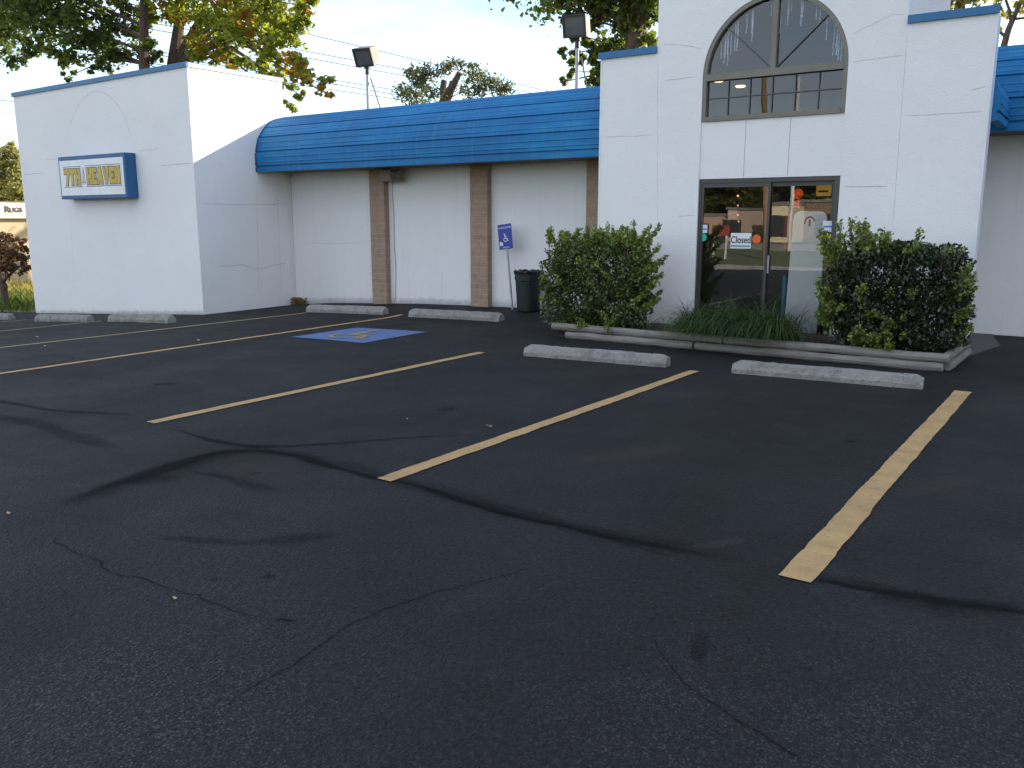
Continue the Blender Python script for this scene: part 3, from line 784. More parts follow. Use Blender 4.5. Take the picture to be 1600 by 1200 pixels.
for k in range(1, 6):
    x = DX0 + fw + (DX1 - DX0 - 2 * fw) * k / 6; mu.box((x - .006, YW0 + .035, WZ0 + .066), (x + .006, YW0 + .05, WZS - .061))
z = .5 * (WZ0 + WZS) + .01; mu.box((DX0 + fw + .001, YW0 + .033, z - .006), (DX1 - fw - .001, YW0 + .048, z + .006))
mu.build('muntin', simple('grey_muntin', (.085, .085, .09), .5), wfr)
gp = MB(); gp.add([(DX0 + .02, YW0 + .06, WZ0 + .02), (DX1 - .02, YW0 + .06, WZ0 + .02)] + [(ACX + (AR - .02) * math.cos(R_(a)), YW0 + .06, WZS + (AR - .02) * math.sin(R_(a))) for a in range(0, 181, 6)], [tuple(range(33))])
gp.build('window_pane', M['skyglass'], wfr)
# sliding glass door
YD0, YD1 = YE + .03, YE + .13
df = MB()
df.box((DX0 + .002, YD0, .0), (DX0 + .035, YD1, DZ1 - .002)); df.box((DX1 - .075, YD0, .0), (DX1 - .002, YD1, DZ1 - .002))
df.box((DX0 + .036, YD0, DZ1 - .055), (DX1 - .076, YD1, DZ1 - .002)); df.box((DX0 + .036, YD0, .0), (DX1 - .076, YD1, .055))
door = df.build('sliding_door', M['doorframe'], shop)
xm = ony((1197, 330), YE)[0]
for a, b2, y in ((DX0 + .037, xm + .03, YD0 + .01), (xm - .03, DX1 - .077, YD0 + .05)):
    m = MB(); fw2 = .032
    m.box((a, y, .056), (a + fw2, y + .035, DZ1 - .056)); m.box((b2 - fw2, y, .056), (b2, y + .035, DZ1 - .056))
    m.box((a + fw2, y + .001, .056), (b2 - fw2, y + .034, .13)); m.box((a + fw2, y + .001, DZ1 - .115), (b2 - fw2, y + .034, DZ1 - .056))
    pf = m.build('door_leaf', M['doorframe'], shop); pf.parent = shop
    MB().quad((a + .02, y + .017, .08), (b2 - .02, y + .017, .08), (b2 - .02, y + .017, DZ1 - .08), (a + .02, y + .017, DZ1 - .08)).build('door_pane', M['glass'], pf)
MB().box((xm + .034, YD0 + .025, .92), (xm + .058, YD0 + .05, 1.16)).build('door_handle', M['steel'], door)
MB().box((DX0 - .1, YE - .12, -.05), (DX1 + .1, YE + .02, .035)).build('door_sill', M['paleconcrete'], shop)

# right-hand set-back wall and canopy
YR2 = 13.9
b = MB(); b.box((XR + .002, YR2, -.3), (12, YR2 + .25, 3.44)); b.build('setback_wall', M['block'], shop)
canopy('metal_canopy', XR + .004, 12, 13.0 - 11.872, .17, 1.02)
MB().box((XR + .003, 13.03, 2.77), (12, YR2 - .002, 2.80)).build('soffit', M['soffit'], shop)
r_ = MB()
rp_ = canopy_profile([(-0.10, 2.79), (-.10, 2.87), (-.098, 3.10), (-.03, 3.24)], 1)
pts = [(XE1 + .002 - p[0], p[1]) for p in rp_] + [(XE1 + .002, 3.26), (XE1 + .002, 2.79)]
r_.prism(pts, 1, YE + .225, 13.0); rc_ = r_.build('return_fascia', M['blue'], shop)
# cracks and joints on the walls
def wall_ribbon(name, pxs, wd, mat, plane, at, parent, off=.0018):
    P = [ony(p, at) if plane == 'y' else onx(p, at) for p in pxs]
    seg = [np.linalg.norm(P[i + 1] - P[i]) for i in range(len(P) - 1)]; cum = np.concatenate([[0], np.cumsum(seg)])
    n = max(3, int(cum[-1] / .04)); t = np.linspace(0, cum[-1], n)
    Q = np.stack([np.interp(t, cum, [p[k] for p in P]) for k in range(3)], -1)
    if mat is M['wallcrack']: Q[:, 2] += np.cumsum(rng.normal(size=n)) * .0016
    nv = np.array([0, -1, 0.]) if plane == 'y' else np.array([1., 0, 0])
    T = np.gradient(Q, axis=0); S = np.cross(nv, T); S /= np.linalg.norm(S, axis=1)[:, None] + 1e-9
    Q = Q + nv * off; V = []; fv = []
    e = np.clip(np.minimum(t, cum[-1] - t) / (.1 * cum[-1]), 0, 1)
    for k in (-1, 0, 1):
        V.append(Q + S * wd * .5 * k); fv.append(e * (.25 if k else 1.0))
    V = np.stack(V, 1).reshape(-1, 3); F = []
    for i in range(n - 1):
        for k in range(2): F.append((i * 3 + k, i * 3 + k + 1, (i + 1) * 3 + k + 1, (i + 1) * 3 + k))
    o = np_mesh(name, V, F, mat, parent)
    a = o.data.attributes.new('fade', 'FLOAT', 'POINT'); a.data.foreach_set('value', np.stack(fv, 1).ravel().astype(np.float32))
    return o
wc = M['wallcrack']
for px, wd in (([(36, 273.3), (70, 271)], .013), ([(70, 250), (93, 247.5)], .010), ([(215, 236.5), (250, 232.5)], .013), ([(250, 258.5), (302, 255)], .016), ([(108, 310), (118, 470)], .008),
               ([(101, 243), (103, 225), (108, 200), (118, 174), (130, 156), (143, 146), (152, 143), (166, 147), (183, 162), (196, 185), (204, 210), (208, 235)], .011)):
    wall_ribbon('wall_crack', px, wd, wc, 'y', YL, lw)
for px, wd in (([(304, 318), (380, 321), (450, 318)], .012), ([(335, 416), (380, 414), (400, 422), (420, 418), (452, 410)], .012), ([(401, 285), (404, 470)], .007), ([(433, 290), (440, 470)], .006)):
    wall_ribbon('wall_crack', px, wd, wc, 'x', XL1, lw)
for px, wd in (([(940, 214.5), (1026, 209)], .010), ([(1037, 126.5), (1094, 119.5)], .012), ([(1030, 70), (1050, 69), (1075, 72), (1102, 78)], .009), ([(1328, 56), (1345, 46), (1370, 35), (1395, 23), (1421, 23)], .009),
               ([(1328, 96.5), (1415, 87)], .012), ([(1409, 182), (1545, 174.5)], .012), ([(1512, 142), (1547, 133)], .012), ([(1418, 30), (1415, 90), (1408, 180), (1394, 365)], .007), ([(1028, 80), (1027, 360)], .006), ([(1057, 338), (1090, 335)], .012), ([(1315, 292), (1390, 292)], .02)):
    wall_ribbon('wall_crack', px, wd, wc, 'y', YE, ent)
for px, wd in (([(455, 270), (456, 330), (459, 470)], .014), ([(470, 380), (575, 379)], .006), ([(692, 420), (690, 470)], .006)):
    wall_ribbon('wall_crack', px, wd, wc, 'y', YR, rw)
def base_dirt(x0, x1, y, parent, h=.10):
    X = np.arange(x0, x1, .05); z0 = gz(X, np.full_like(X, y)); V = []; fv = []
    for zz, f in ((-.02, 1.0), (h * .4, .7), (h, 0.0)):
        V.append(np.stack([X, np.full_like(X, y - .0016), z0 + zz * (1 + .6 * (rng.random(len(X)) if zz > 0 else 0))], -1)); fv.append(np.full(len(X), f))
    V = np.concatenate(V); n = len(X)
    F = [(k * n + i, k * n + i + 1, (k + 1) * n + i + 1, (k + 1) * n + i) for k in range(2) for i in range(n - 1)]
    o = np_mesh('splash_dirt', V, F, M['dirt'], parent)
    a = o.data.attributes.new('fade', 'FLOAT', 'POINT'); a.data.foreach_set('value', np.concatenate(fv).astype(np.float32))
base_dirt(XL0, XL1, YL, lw); base_dirt(XL1 + .05, XE0, YR, rw, .16); base_dirt(XE0, XE1, YE, ent, .2)

# ------------------------------------------------------------------ shop sign
sg = thing('shop_sign', 'blue framed lightbox sign with yellow block lettering on white corner block', 'sign', (-17.62, YL, 2.5))
SX0, SX1, SZ0, SZ1, SY = -18.87, -16.38, 2.065, 2.95, YL - .25
b = MB(); b.box((SX0, SY, SZ0), (SX1, YL - .003, SZ1)); b.build('sign_case', M['signblue'], sg, bevel=.01)
FX0, FX1, FZ0, FZ1 = SX0 + .05, SX1 - .06, SZ0 + .075, SZ1 - .085
MB().box((FX0, SY - .006, FZ0), (FX1, SY + .002, FZ1)).build('sign_face', M['signface'], sg)
def letter(ch):
    B = lambda a, b, c, d: [(a, b), (c, b), (c, d), (a, d)]
    return {'7': [[(0, 1), (1, 1), (1, .68), (.66, 0), (.26, 0), (.56, .68), (0, .68)]],
            'T': [[(0, 1), (1, 1), (1, .70), (.70, .70), (.70, 0), (.30, 0), (.30, .70), (0, .70)]],
            'H': [[(0, 0), (.38, 0), (.38, .36), (.62, .36), (.62, 0), (1, 0), (1, 1), (.62, 1), (.62, .62), (.38, .62), (.38, 1), (0, 1)]],
            'E': [[(0, 0), (1, 0), (1, .28), (.42, .28), (.42, .38), (.85, .38), (.85, .62), (.42, .62), (.42, .72), (1, .72), (1, 1), (0, 1)]],
            'A': [[(0, 0), (.36, 0), (.42, .24), (.58, .24), (.64, 0), (1, 0), (.72, 1), (.28, 1)]],
            'V': [[(0, 1), (.38, 1), (.5, .42), (.62, 1), (1, 1), (.68, 0), (.32, 0)]],
            'N': [[(0, 0), (.36, 0), (.36, .48), (.64, 0), (1, 0), (1, 1), (.64, 1), (.64, .52), (.36, 1), (0, 1)]]}[ch]
def word(txt, x0, x1, z0, z1, wid):
    tot = sum(wid) + .05 * (len(txt) - 1); s = (x1 - x0) / tot; x = x0; res = []
    for ch, wv in zip(txt, wid):
        for poly in letter(ch): res.append([(x + p[0] * wv * s, z0 + p[1] * (z1 - z0)) for p in poly])
        x += (wv + .05) * s
    return res
def grow(poly, d):
    n = len(poly); ar = sum(poly[i][0] * poly[(i + 1) % n][1] - poly[(i + 1) % n][0] * poly[i][1] for i in range(n)); sgn = 1 if ar > 0 else -1
    res = []
    for i in range(n):
        p0, p1, p2 = Vector(poly[i - 1]), Vector(poly[i]), Vector(poly[(i + 1) % n])
        a = (p1 - p0).normalized(); b2 = (p2 - p1).normalized(); na = Vector((a.y, -a.x)) * sgn; nb = Vector((b2.y, -b2.x)) * sgn
        k = 1 + na.dot(nb); res.append(tuple(p1 + (na + nb) * (d / max(k, .35))))
    return res
LZ0, LZ1 = SZ0 + .29, SZ1 - .26
FW = FX1 - FX0
w1 = word('7TH', FX0 + .07 * FW, FX0 + .335 * FW, LZ0, LZ1, [1, 1.0, 1])
w2 = word('HEAVEN', FX0 + .435 * FW, FX0 + .95 * FW, LZ0, LZ1, [1, .9, 1.1, 1.1, .9, 1])
for wd_, (a, b2) in ((w1, (w1[0][0][0], w1[-1][6][0])), (w2, (w2[0][0][0], w2[-1][4][0]))):
    om, wm, dm, ym = MB(), MB(), MB(), MB()
    om.prism([(a - .035, LZ0 - .045), (b2 + .035, LZ0 - .045), (b2 + .035, LZ1 + .05), (a - .035, LZ1 + .05)], 1, SY - .0075, SY - .0062)
    wm.prism([(a - .05, LZ0 - .031), (b2 + .05, LZ0 - .031), (b2 + .05, LZ1 + .036), (a - .05, LZ1 + .036)], 1, SY - .0095, SY - .0076)
    for poly in wd_:
        dm.prism(grow(poly, .016), 1, SY - .012, SY - .0096); ym.prism(poly, 1, SY - .0145, SY - .0121)
    om.build('outline', M['letterdark'], sg); wm.build('outline_gap', M['signface'], sg); dm.build('letter_edge', M['letterdark'], sg); ym.build('lettering', M['letteryellow'], sg)
tx = FX0 + .385 * FW
tm = MB()
for p0, p1 in (((tx - .045, LZ0 + .02), (tx, LZ1 + .01)), ((tx + .045, LZ0 + .02), (tx, LZ1 + .01)), ((tx - .05, LZ0 + .05), (tx + .05, LZ0 + .05))):
    d = (Vector(p1) - Vector(p0)).normalized(); n = Vector((-d.y, d.x)) * .008
    tm.prism([tuple(Vector(p0) + n), tuple(Vector(p0) - n), tuple(Vector(p1) - n), tuple(Vector(p1) + n)], 1, SY - .012, SY - .0063)
tm.build('spire_mark', simple('mark_blue', (.25, .30, .42), .5), sg)

# ------------------------------------------------------------------ wheel stops
def make_stop(name, label, group):
    r = thing(name, label, 'wheel stop', group=group)
    L, n = 1.83, 28
    m = MB(); prof = [(-.085, 0), (-.088, .045), (-.055, .115), (-.04, .125), (.04, .125), (.055, .115), (.088, .045), (.085, 0)]
    k = len(prof); vs = []
    for i in range(n + 1):
        t = i / n; x = (t - .5) * L
        e = min(t, 1 - t) * L; sh = 1.0 if e > .06 else .80 + .2 * (e / .06) ** .7
        for (y, z) in prof:
            j = random.uniform(-.004, .004) if 1 < i < n - 1 else random.uniform(-.012, .012)
            vs.append((x, y * (sh * .3 + .7) + j, z * sh + (random.uniform(-.006, .003) if z > .01 else -.02)))
    fs = [(i * k + a, (i + 1) * k + a, (i + 1) * k + a + 1, i * k + a + 1) for i in range(n) for a in range(k - 1)]
    fs += [tuple(range(k)), tuple(range(n * k, n * k + k))[::-1]]
    m.add(vs, fs); m.build('concrete_body', M['concrete'], r, local=True)
    for s in (-1, 1):
        p = MB(); p.lathe([(0.0, .006), (.013, .006), (.014, -.03)], (s * .72, -.005, .122), 10); p.build('anchor_pin', M['dark'], r, local=True)
    return r
STOPS = [((1143, 583), (1441, 609), 'long concrete wheel stop in front of the timber planting bed, right of centre'), ((818, 556), (1040, 574.5), 'concrete wheel stop with a chipped right end, nearest the left shrub'),
         ((638, 495.5), (779, 503), 'concrete wheel stop behind the blue accessible marking'), ((478.5, 488), (598, 492.3), 'concrete wheel stop in the corner beside the left block'),
         ((157, 503), (273, 505), 'concrete wheel stop before the left block, nearer its corner'), ((45, 502), (145, 503.5), 'concrete wheel stop before the left block, at its outer end'), ((-72, 498), (36, 501), 'concrete wheel stop at the left edge beside the grass')]
proto = None
for a, b2, lab in STOPS:
    A, B = ong(a), ong(b2); d = B - A; d /= np.linalg.norm(d)
    if a[0] in (157, 45, -72): d = np.array([1.0, .02, .055]) / np.linalg.norm([1, .02, .055])
    C0 = .5 * (A + B)
    if a[0] == -72: C0 = ong((-22, 499.5))
    nrm = np.cross([0, 0, 1.0], d); nrm /= np.linalg.norm(nrm)
    C0 = C0 + nrm * .088
    if proto is None: proto = make_stop('wheel_stop', lab, 'concrete wheel stops along the building'); o = proto
    else: o = copy_tree(proto); o['label'] = lab
    x = Vector(d); z = Vector((0, 0, 1)); y = z.cross(x).normalized(); z = x.cross(y)
    if a[0] in (638, 157): x, y = -x, -y
    o.matrix_world = Matrix.Translation(Vector((C0[0], C0[1], float(gz(C0[0], C0[1])) + .002))) @ Matrix((x, y, z)).transposed().to_4x4()
    Lp = float(np.linalg.norm(B - A)); s = min(1.12, max(.9, Lp / 1.83)) if a[0] not in (157, 45, -72) else 1.0
    o.scale = (s, 1.05, 1.05)

# ------------------------------------------------------------------ planting bed
BX0, BX1, BY0 = -6.42, -1.36, 10.36
bed = []
xs2 = np.linspace(BX0 + .05, BX1 - .05, 60); ys2 = np.linspace(BY0 + .03, YE - .005, 16)
def bed_z(x, y): return gz(x, y) + .12 + .03 * np.sin(x * 3.1) * np.cos(y * 4) + .02 * np.sin(x * 9 + y * 7) + rng.normal(size=np.shape(x)) * .008
o = grid_mesh('planting_bed', xs2, ys2, bed_z, M['mulch'], skirt=.2)
rng = np.random.default_rng(77); nl = 260
lx = rng.uniform(BX0 + .1, BX1 - .1, nl); ly = rng.uniform(BY0 + .08, YE - .05, nl)
V, F = leaves(np.stack([lx, ly, gz(lx, ly) + .165 + .02 * rng.random(nl)], -1), .055, .55, 1.6)
o = np_mesh('leaf_litter', V, F, M['dryleaf'], tint=rng.random(nl)); o['kind'] = 'stuff'; o['label'] = 'dry leaf litter scattered over the dark mulch'; o['category'] = 'leaf litter'
def timber(a, b2, label, rad=.052):
    a, b2 = Vector(a), Vector(b2); n = 14; pts = [a.lerp(b2, i / n) for i in range(n + 1)]
    pts = [p + Vector((random.uniform(-.004, .004), random.uniform(-.004, .004), random.uniform(-.004, .004))) for p in pts]
    m = MB(); m.tube(pts, [rad * random.uniform(.95, 1.04) for _ in pts], 12)
    o = m.build('landscape_timber', M['timber'], origin=tuple((a + b2) / 2), bevel=.006); return tag(o, label, 'timber', 'landscape timbers edging the bed')
g0 = float(gz(-5, BY0))
timber((BX0 - .02, BY0 - .01, g0 + .155), (-3.92, BY0, g0 + .152), 'grey weathered timber, upper one at the left half of the bed front')
timber((-3.90, BY0 + .01, g0 + .152), (BX1 + .02, BY0 - .005, g0 + .150), 'grey weathered timber, upper one at the right half of the bed front')
timber((BX0 + .22, BY0 + .02 - .045, g0 + .048), (-4.3, BY0 - .03, g0 + .048), 'grey timber lying under the upper one at the left of the bed front')
timber((-4.27, BY0 - .025, g0 + .048), (BX1 - .03, BY0 - .025, g0 + .048), 'grey timber lying under the upper one at the right of the bed front')
timber((BX1 - .02, BY0 + .07, g0 + .153), (BX1 + .01, YE - .03, .165), 'grey timber on the right end of the bed, upper one')
timber((BX1 + .0, BY0 + .05, g0 + .05), (BX1 + .035, YE - .03, .06), 'grey timber on the right end of the bed, lower one')
cp = MB(); cp.prism([(XE1 + .002, YE + .0), (XE1 + .10, YE + .05), (XE1 + .30, 12.7), (XE1 + .15, 13.5), (XE1 + .1, YR2 - .01), (XR + .01, YR2 - .01), (XR + .01, YE + .24), (XE1 + .002, YE + .24)], 2, -.1, .040)
o = cp.build('concrete_pad', simple('brown_concrete', (.085, .075, .07), .85, vs=8, bs=.4)); o['kind'] = 'structure'

def shrub(name, label, c, half, n, mat, sprigs, seed, leaf=.05, gl=0.0):
    global rng
    rng = np.random.default_rng(seed); c = np.array(c); half = np.array(half)
    r = thing(name, label, 'shrub', (c[0], c[1], float(gz(c[0], c[1])) + .1))
    # clipped box: superellipsoid shell with lumps and hollows
    d = rng.normal(size=(n, 3)); d /= np.linalg.norm(d, axis=1)[:, None]
    p = 4.5; k = (np.abs(d) ** p).sum(1) ** (-1 / p)
    lump = 1 + .07 * np.sin(d[:, 0] * 9 + 1) * np.sin(d[:, 2] * 8) + .06 * np.sin(d[:, 1] * 11 + d[:, 0] * 6) + .05 * np.sin(d[:, 2] * 17 + d[:, 0] * 13)
    t = 1 - .34 * rng.random(n) ** 1.7
    C = c + d * (k * lump * t)[:, None] * half
    # hollows where the inside shows
    hn = np.sin(C[:, 0] * 11 + seed) * np.sin(C[:, 2] * 12 + 1) * np.sin(C[:, 1] * 9)
    low = np.clip((C[:, 2] - (c[2] - half[2])) / (half[2] * .5), 0, 1)
    keep = (hn < .42) & (rng.random(n) < .35 + .65 * low)
    C, d2, t2 = C[keep], d[keep], t[keep]
    V, F = leaves(C, leaf, .6, .35, d2 * .6)
    patch = .5 + .5 * np.sin(C[:, 0] * 5.2 + seed) * np.sin(C[:, 2] * 4.1 + seed * .7)
    tint = np.clip(.12 + gl + .30 * rng.random(len(C)) + .22 * patch * rng.random(len(C)) + gl * 2 * np.clip((C[:, 2] - c[2]) / half[2], 0, 1) * rng.random(len(C)), 0, .62 + gl * 1.5)
    Vs, Ts = [V], [tint]; stem = MB()
    for (sx_, sy_, sz_, dx, dy, dz, L) in sprigs:
        a = c + half * np.array([sx_, sy_, sz_]); dr = np.array([dx, dy, dz], float); dr /= np.linalg.norm(dr)
        m = int(L * 150); tt = np.linspace(.0, 1, m); bend = np.array([0, 0, .25 * L])
        q = a + dr * L * tt[:, None] + bend * (tt ** 2)[:, None]
        stem.tube([tuple(q[0] - dr * .2), tuple(q[m // 2]), tuple(q[-1])], [.006, .004, .002], 5)
        cc = np.repeat(q, 3, 0) + rng.normal(size=(m * 3, 3)) * .020
        V2, F2 = leaves(cc, leaf * .95, .6, .5, np.repeat(dr[None], m * 3, 0) * .8)
        Vs.append(V2); Ts.append(np.clip(.66 + .34 * rng.random(m * 3), 0, 1))
    V = np.concatenate(Vs); F = np.arange(len(V)).reshape(-1, 4)
    np_mesh('foliage', V, F, mat, r, tint=np.concatenate(Ts))
    for k in range(26):
        a = Vector((c[0] + random.uniform(-.25, .25) * half[0], c[1] + random.uniform(-.25, .25) * half[1], float(gz(c[0], c[1])) + .08))
        e = Vector((c[0] + random.uniform(-.8, .8) * half[0], c[1] + random.uniform(-.8, .8) * half[1], c[2] + random.uniform(-.4, .8) * half[2]))
        stem.tube([a, a.lerp(e, .5) + Vector((random.uniform(-.06, .06), random.uniform(-.06, .06), .08)), e], [.013, .009, .004], 5)
    stem.build('stem', M['bark'], r)
    return r
def px_box(x0, x1, y0, y1, Y):
    A, B = ony((x0, .5 * (y0 + y1)), Y), ony((x1, .5 * (y0 + y1)), Y); T, D = ony((.5 * (x0 + x1), y0), Y), ony((.5 * (x0 + x1), y1), Y)
    return (.5 * (A[0] + B[0]), Y, .5 * (T[2] + D[2])), (.5 * (B[0] - A[0]), .5 * (T[2] - D[2]))
def rs(n, f): return [f() for _ in range(n)]
U = random.uniform
c0, (hx, hz) = px_box(868, 1010, 372, 515, 10.78)
sp = rs(46, lambda: (U(-.95, .95), U(-.9, .7), .88, U(-.3, .3), U(-.3, .3), 1, U(.06, .15))) + \
     rs(16, lambda: (.85, U(-.8, .5), U(-.6, .85), 1, U(-.3, .2), U(.2, .8), U(.16, .34))) + rs(12, lambda: (U(-.9, .9), -.9, U(-.85, .6), U(-.4, .4), -1, U(.1, .7), U(.06, .14))) + \
     rs(8, lambda: (-.92, U(-.8, .5), U(-.5, .8), -1, U(-.3, .2), U(.2, .8), U(.05, .12))) + rs(9, lambda: (U(-.2, .7), -.8, U(-1.0, -.75), U(-.3, .8), -.7, U(.1, .5), U(.1, .2))) + \
     rs(16, lambda: (U(-.95, .9), U(-.9, .5), .88, U(-.2, .4), U(-.3, .3), 1, U(.13, .24))) + [(.72, -.3, .9, .3, 0, 1, .24), (.2, -.2, .9, .1, 0, 1, .2), (.9, -.3, .8, 1, -.1, .6, .38), (.9, -.2, .45, 1, -.1, .6, .36), (.9, -.4, -.25, 1, -.2, .45, .38), (.9, -.4, -.55, 1, -.2, .35, .30)]
shrub('boxy_shrub', 'bright green clipped shrub with loose shoots on the right, left of the glass door', c0, (hx, .46, hz), 26000, M['leafH'], sp, 21, gl=.15)
c1, (hx, hz) = px_box(1306, 1512, 384, 545, 10.80)
sp = rs(26, lambda: (U(-.98, -.1), U(-.9, .6), .85, U(-.3, .2), U(-.3, .3), 1, U(.08, .2))) + rs(14, lambda: (U(-.05, .95), U(-.9, .6), .9, U(-.3, .3), U(-.3, .3), 1, U(.03, .07))) + \
     rs(26, lambda: (-.88, U(-.9, .3), U(-.7, .8), -1, U(-.4, .1), U(.2, .9), U(.10, .26))) + rs(13, lambda: (.9, U(-.8, .3), U(-.9, .5), 1, U(-.4, .1), U(.3, .9), U(.10, .22))) + \
     rs(22, lambda: (U(-.9, .3), -.92, U(-.95, .3), U(-.4, .4), -1, U(.2, .8), U(.06, .16))) + rs(12, lambda: (U(-.6, .1), -.9, U(-1.0, -.65), U(-.3, .3), -.8, U(.4, .9), U(.12, .24))) + \
     [(.22, -.2, .9, .08, 0, 1, .20)]
shrub('boxy_shrub', 'dark clipped shrub with pale shoots low in front, right of the glass door', c1, (hx, .46, hz), 30000, M['leafR'], sp + rs(14, lambda: (-.9, U(-.9, .2), U(-.6, .9), -1, U(-.4, .1), U(.5, 1.2), U(.18, .34))) + rs(10, lambda: (U(-.98, -.3), U(-.9, .4), .9, U(-.5, .1), U(-.3, .3), 1, U(.16, .30))), 34)

# arching grass clump in front of the door
def grass_clump():
    global rng
    rng = np.random.default_rng(5); n = 2600; seg = 8
    A, B = ony((1072, 530), 10.62), ony((1232, 535), 10.62)
    r = thing('ornamental_grass', 'wide clump of arching dark green grass spilling over the timber before the door', 'plant', (.5 * (A[0] + B[0]), 10.75, .1))
    bx = rng.uniform(A[0] - .02, B[0] + .02, n); by = 10.74 + rng.normal(size=n) * .15; by = np.clip(by, 10.46, 11.2)
    az = rng.uniform(0, 2 * math.pi, n); front = rng.random(n) < .45; az[front] = rng.normal(-math.pi / 2, .7, front.sum())
    L = rng.uniform(.42, .86, n); lean0 = rng.uniform(.03, .45, n); curl = rng.uniform(1.3, 2.9, n)
    fi = np.where(front)[0][:800]; by[fi] = rng.normal(10.48, .05, len(fi)).clip(10.41, 10.60); az[fi] = rng.normal(-math.pi / 2, .5, len(fi)); L[fi] = rng.uniform(.55, .95, len(fi)); lean0[fi] = rng.uniform(.1, .5, len(fi)); curl[fi] = rng.uniform(2.0, 2.75, len(fi))
    wv = rng.uniform(.006, .011, n)
    V = np.zeros((n, seg + 1, 2, 3)); P = np.stack([bx, by, np.full(n, .13)], -1)
    side = np.stack([-np.sin(az), np.cos(az), np.zeros(n)], -1); hor = np.stack([np.cos(az), np.sin(az), np.zeros(n)], -1)
    for k in range(seg + 1):
        t = k / seg; wk = wv * (1 - t ** 2.2) + .0006
        V[:, k, 0] = P - side * wk[:, None] * .5; V[:, k, 1] = P + side * wk[:, None] * .5
        an = lean0 + curl * t; P = P + (hor * np.sin(an)[:, None] + np.array([0, 0, 1.0]) * np.cos(an)[:, None]) * (L / seg)[:, None]
    V[..., 2] = np.maximum(V[..., 2], .012)
    idx = np.arange(n * (seg + 1) * 2).reshape(n, seg + 1, 2)
    F = np.stack([idx[:, :-1, 0], idx[:, :-1, 1], idx[:, 1:, 1], idx[:, 1:, 0]], -1).reshape(-1, 4)
    tint = np.repeat(np.clip(rng.normal(.38, .22, n), 0, 1), seg)
    np_mesh('grass_blades', V.reshape(-1, 3), F, M['blade'], r, tint=tint)
grass_clump()
# small dry weed in the corner
rng = np.random.default_rng(3)
P = onx((457, 471), XL1 + .12); C = np.array([P[0] + .05, YR - .12, float(gz(P[0], 12.6)) + .06]) + rng.normal(size=(420, 3)).clip(-1.7, 1.7) * np.array([.12, .05, .05])
C[:, 2] = np.maximum(C[:, 2], float(gz(P[0], 12.6)))
V, F = leaves(C, .07, .35, .4); o = np_mesh('dry_weed', V, F, M['dryleaf'], None, (P[0], YR - .12, float(gz(P[0], 12.6))), tint=rng.random(420))
tag(o, 'small dry tan weed growing in the wall corner behind the lot', 'weed')

# ------------------------------------------------------------------ bin, accessible sign, wall light
P = ony((825.5, 485), 12.42); zb = float(gz(P[0], 12.42))
bn = thing('trash_can', 'dark green round trash can standing against the white wall beside the sign post', 'trash can', (P[0], 12.42, zb))
top = ony((825, 424), 12.42)[2] - zb
m = MB(); m.lathe([(0, .0), (.185, .0), (.195, .03), (.225, top - .16), (.232, top - .15), (.236, top - .05), (.25, top - .045), (.252, top), (.236, top + .002), (.23, top - .06), (.19, .1), (0, .1)], (0, 0, 0), 28)
m.build('bin_body', M['bin'], bn, local=True, smooth=False)
m = MB(); vs = []; n = 36
for ring, (rr, zz) in enumerate(((.247, -.05), (.258, .0), (.245, .018), (.20, -.05))):
    for k in range(n):
        a = 2 * math.pi * k / n; j = .012 * math.sin(k * 2.3 + ring) + .006 * math.sin(k * 5.1)
        vs.append(((rr + j * .3) * math.cos(a), (rr + j * .3) * math.sin(a), top + zz + j))
m.add(vs, [(i * n + k, i * n + (k + 1) % n, (i + 1) * n + (k + 1) % n, (i + 1) * n + k) for i in range(3) for k in range(n)]); m.build('bin_liner', M['liner'], bn, local=True)
for s in (-1, 1):
    m = MB(); m.box((s * .24 - .015, -.06, top - .14), (s * .24 + .015, .06, top - .10)); m.build('handle', M['bin'], bn, local=True, bevel=.005)

P = ony((801, 481), 12.52); T = ony((790, 369), 12.52); zb = float(gz(P[0], 12.52))
lean = math.atan2(P[0] - T[0], T[2] - P[2])
sn = thing('accessible_parking_sign', 'blue accessible parking sign on a leaning metal post', 'sign', (P[0], 12.52, zb - .01), rot=(R_(-1), -lean, 0))
tl = (T[2] - zb) / math.cos(lean)
m = MB(); m.tube([(0, 0, -.05), (0, 0, tl + .15)], .018, 10); m.build('post', M['steel'], sn, local=True)
pw, ph = .155, .225
m = MB()
def rrect(w_, h_, r, zc): 
    return [(sx_ * (w_ - r) + r * math.cos(R_(a)), zc + sz_ * (h_ - r) + r * math.sin(R_(a))) for sx_, sz_, a0 in ((1, 1, 0), (-1, 1, 90), (-1, -1, 180), (1, -1, 270)) for a in (a0, a0 + 30, a0 + 60, a0 + 90)]
m.prism(rrect(pw, ph, .02, tl), 1, -.026, -.021); pl = m.build('sign_plate', M['signw'], sn, local=True)
m = MB(); m.prism(rrect(pw - .007, ph - .007, .017, tl), 1, -.0285, -.0262); m.build('blue_field', M['signp'], pl, local=True)
m = MB()
for poly in chair_polys():
    m.prism([(-.10 + p.x * .20 + .005, tl - .115 + p.y * .20) for p in poly], 1, -.0305, -.0287)
m.build('wheelchair_symbol', M['signw'], pl, local=True)
MB().prism([(-.130, tl - .150), (-.060, tl - .150), (-.064, tl - .100), (-.095, tl - .080), (-.130, tl - .085)], 1, -.0303, -.0287).build('sticker_patch', M['signw'], pl, local=True)
for txt, dz, sz_ in (('HANDICAPPED', .155, .040), ('PARKING', -.187, .032)):
    me = text_mesh(txt, sz_, .0008, .0004); me.materials.clear(); me.materials.append(M['signw'])
    me.transform(Matrix.Translation((.0, -.0297, tl + dz)) @ Matrix.Rotation(R_(90), 4, 'X')); link('lettering', me, pl)
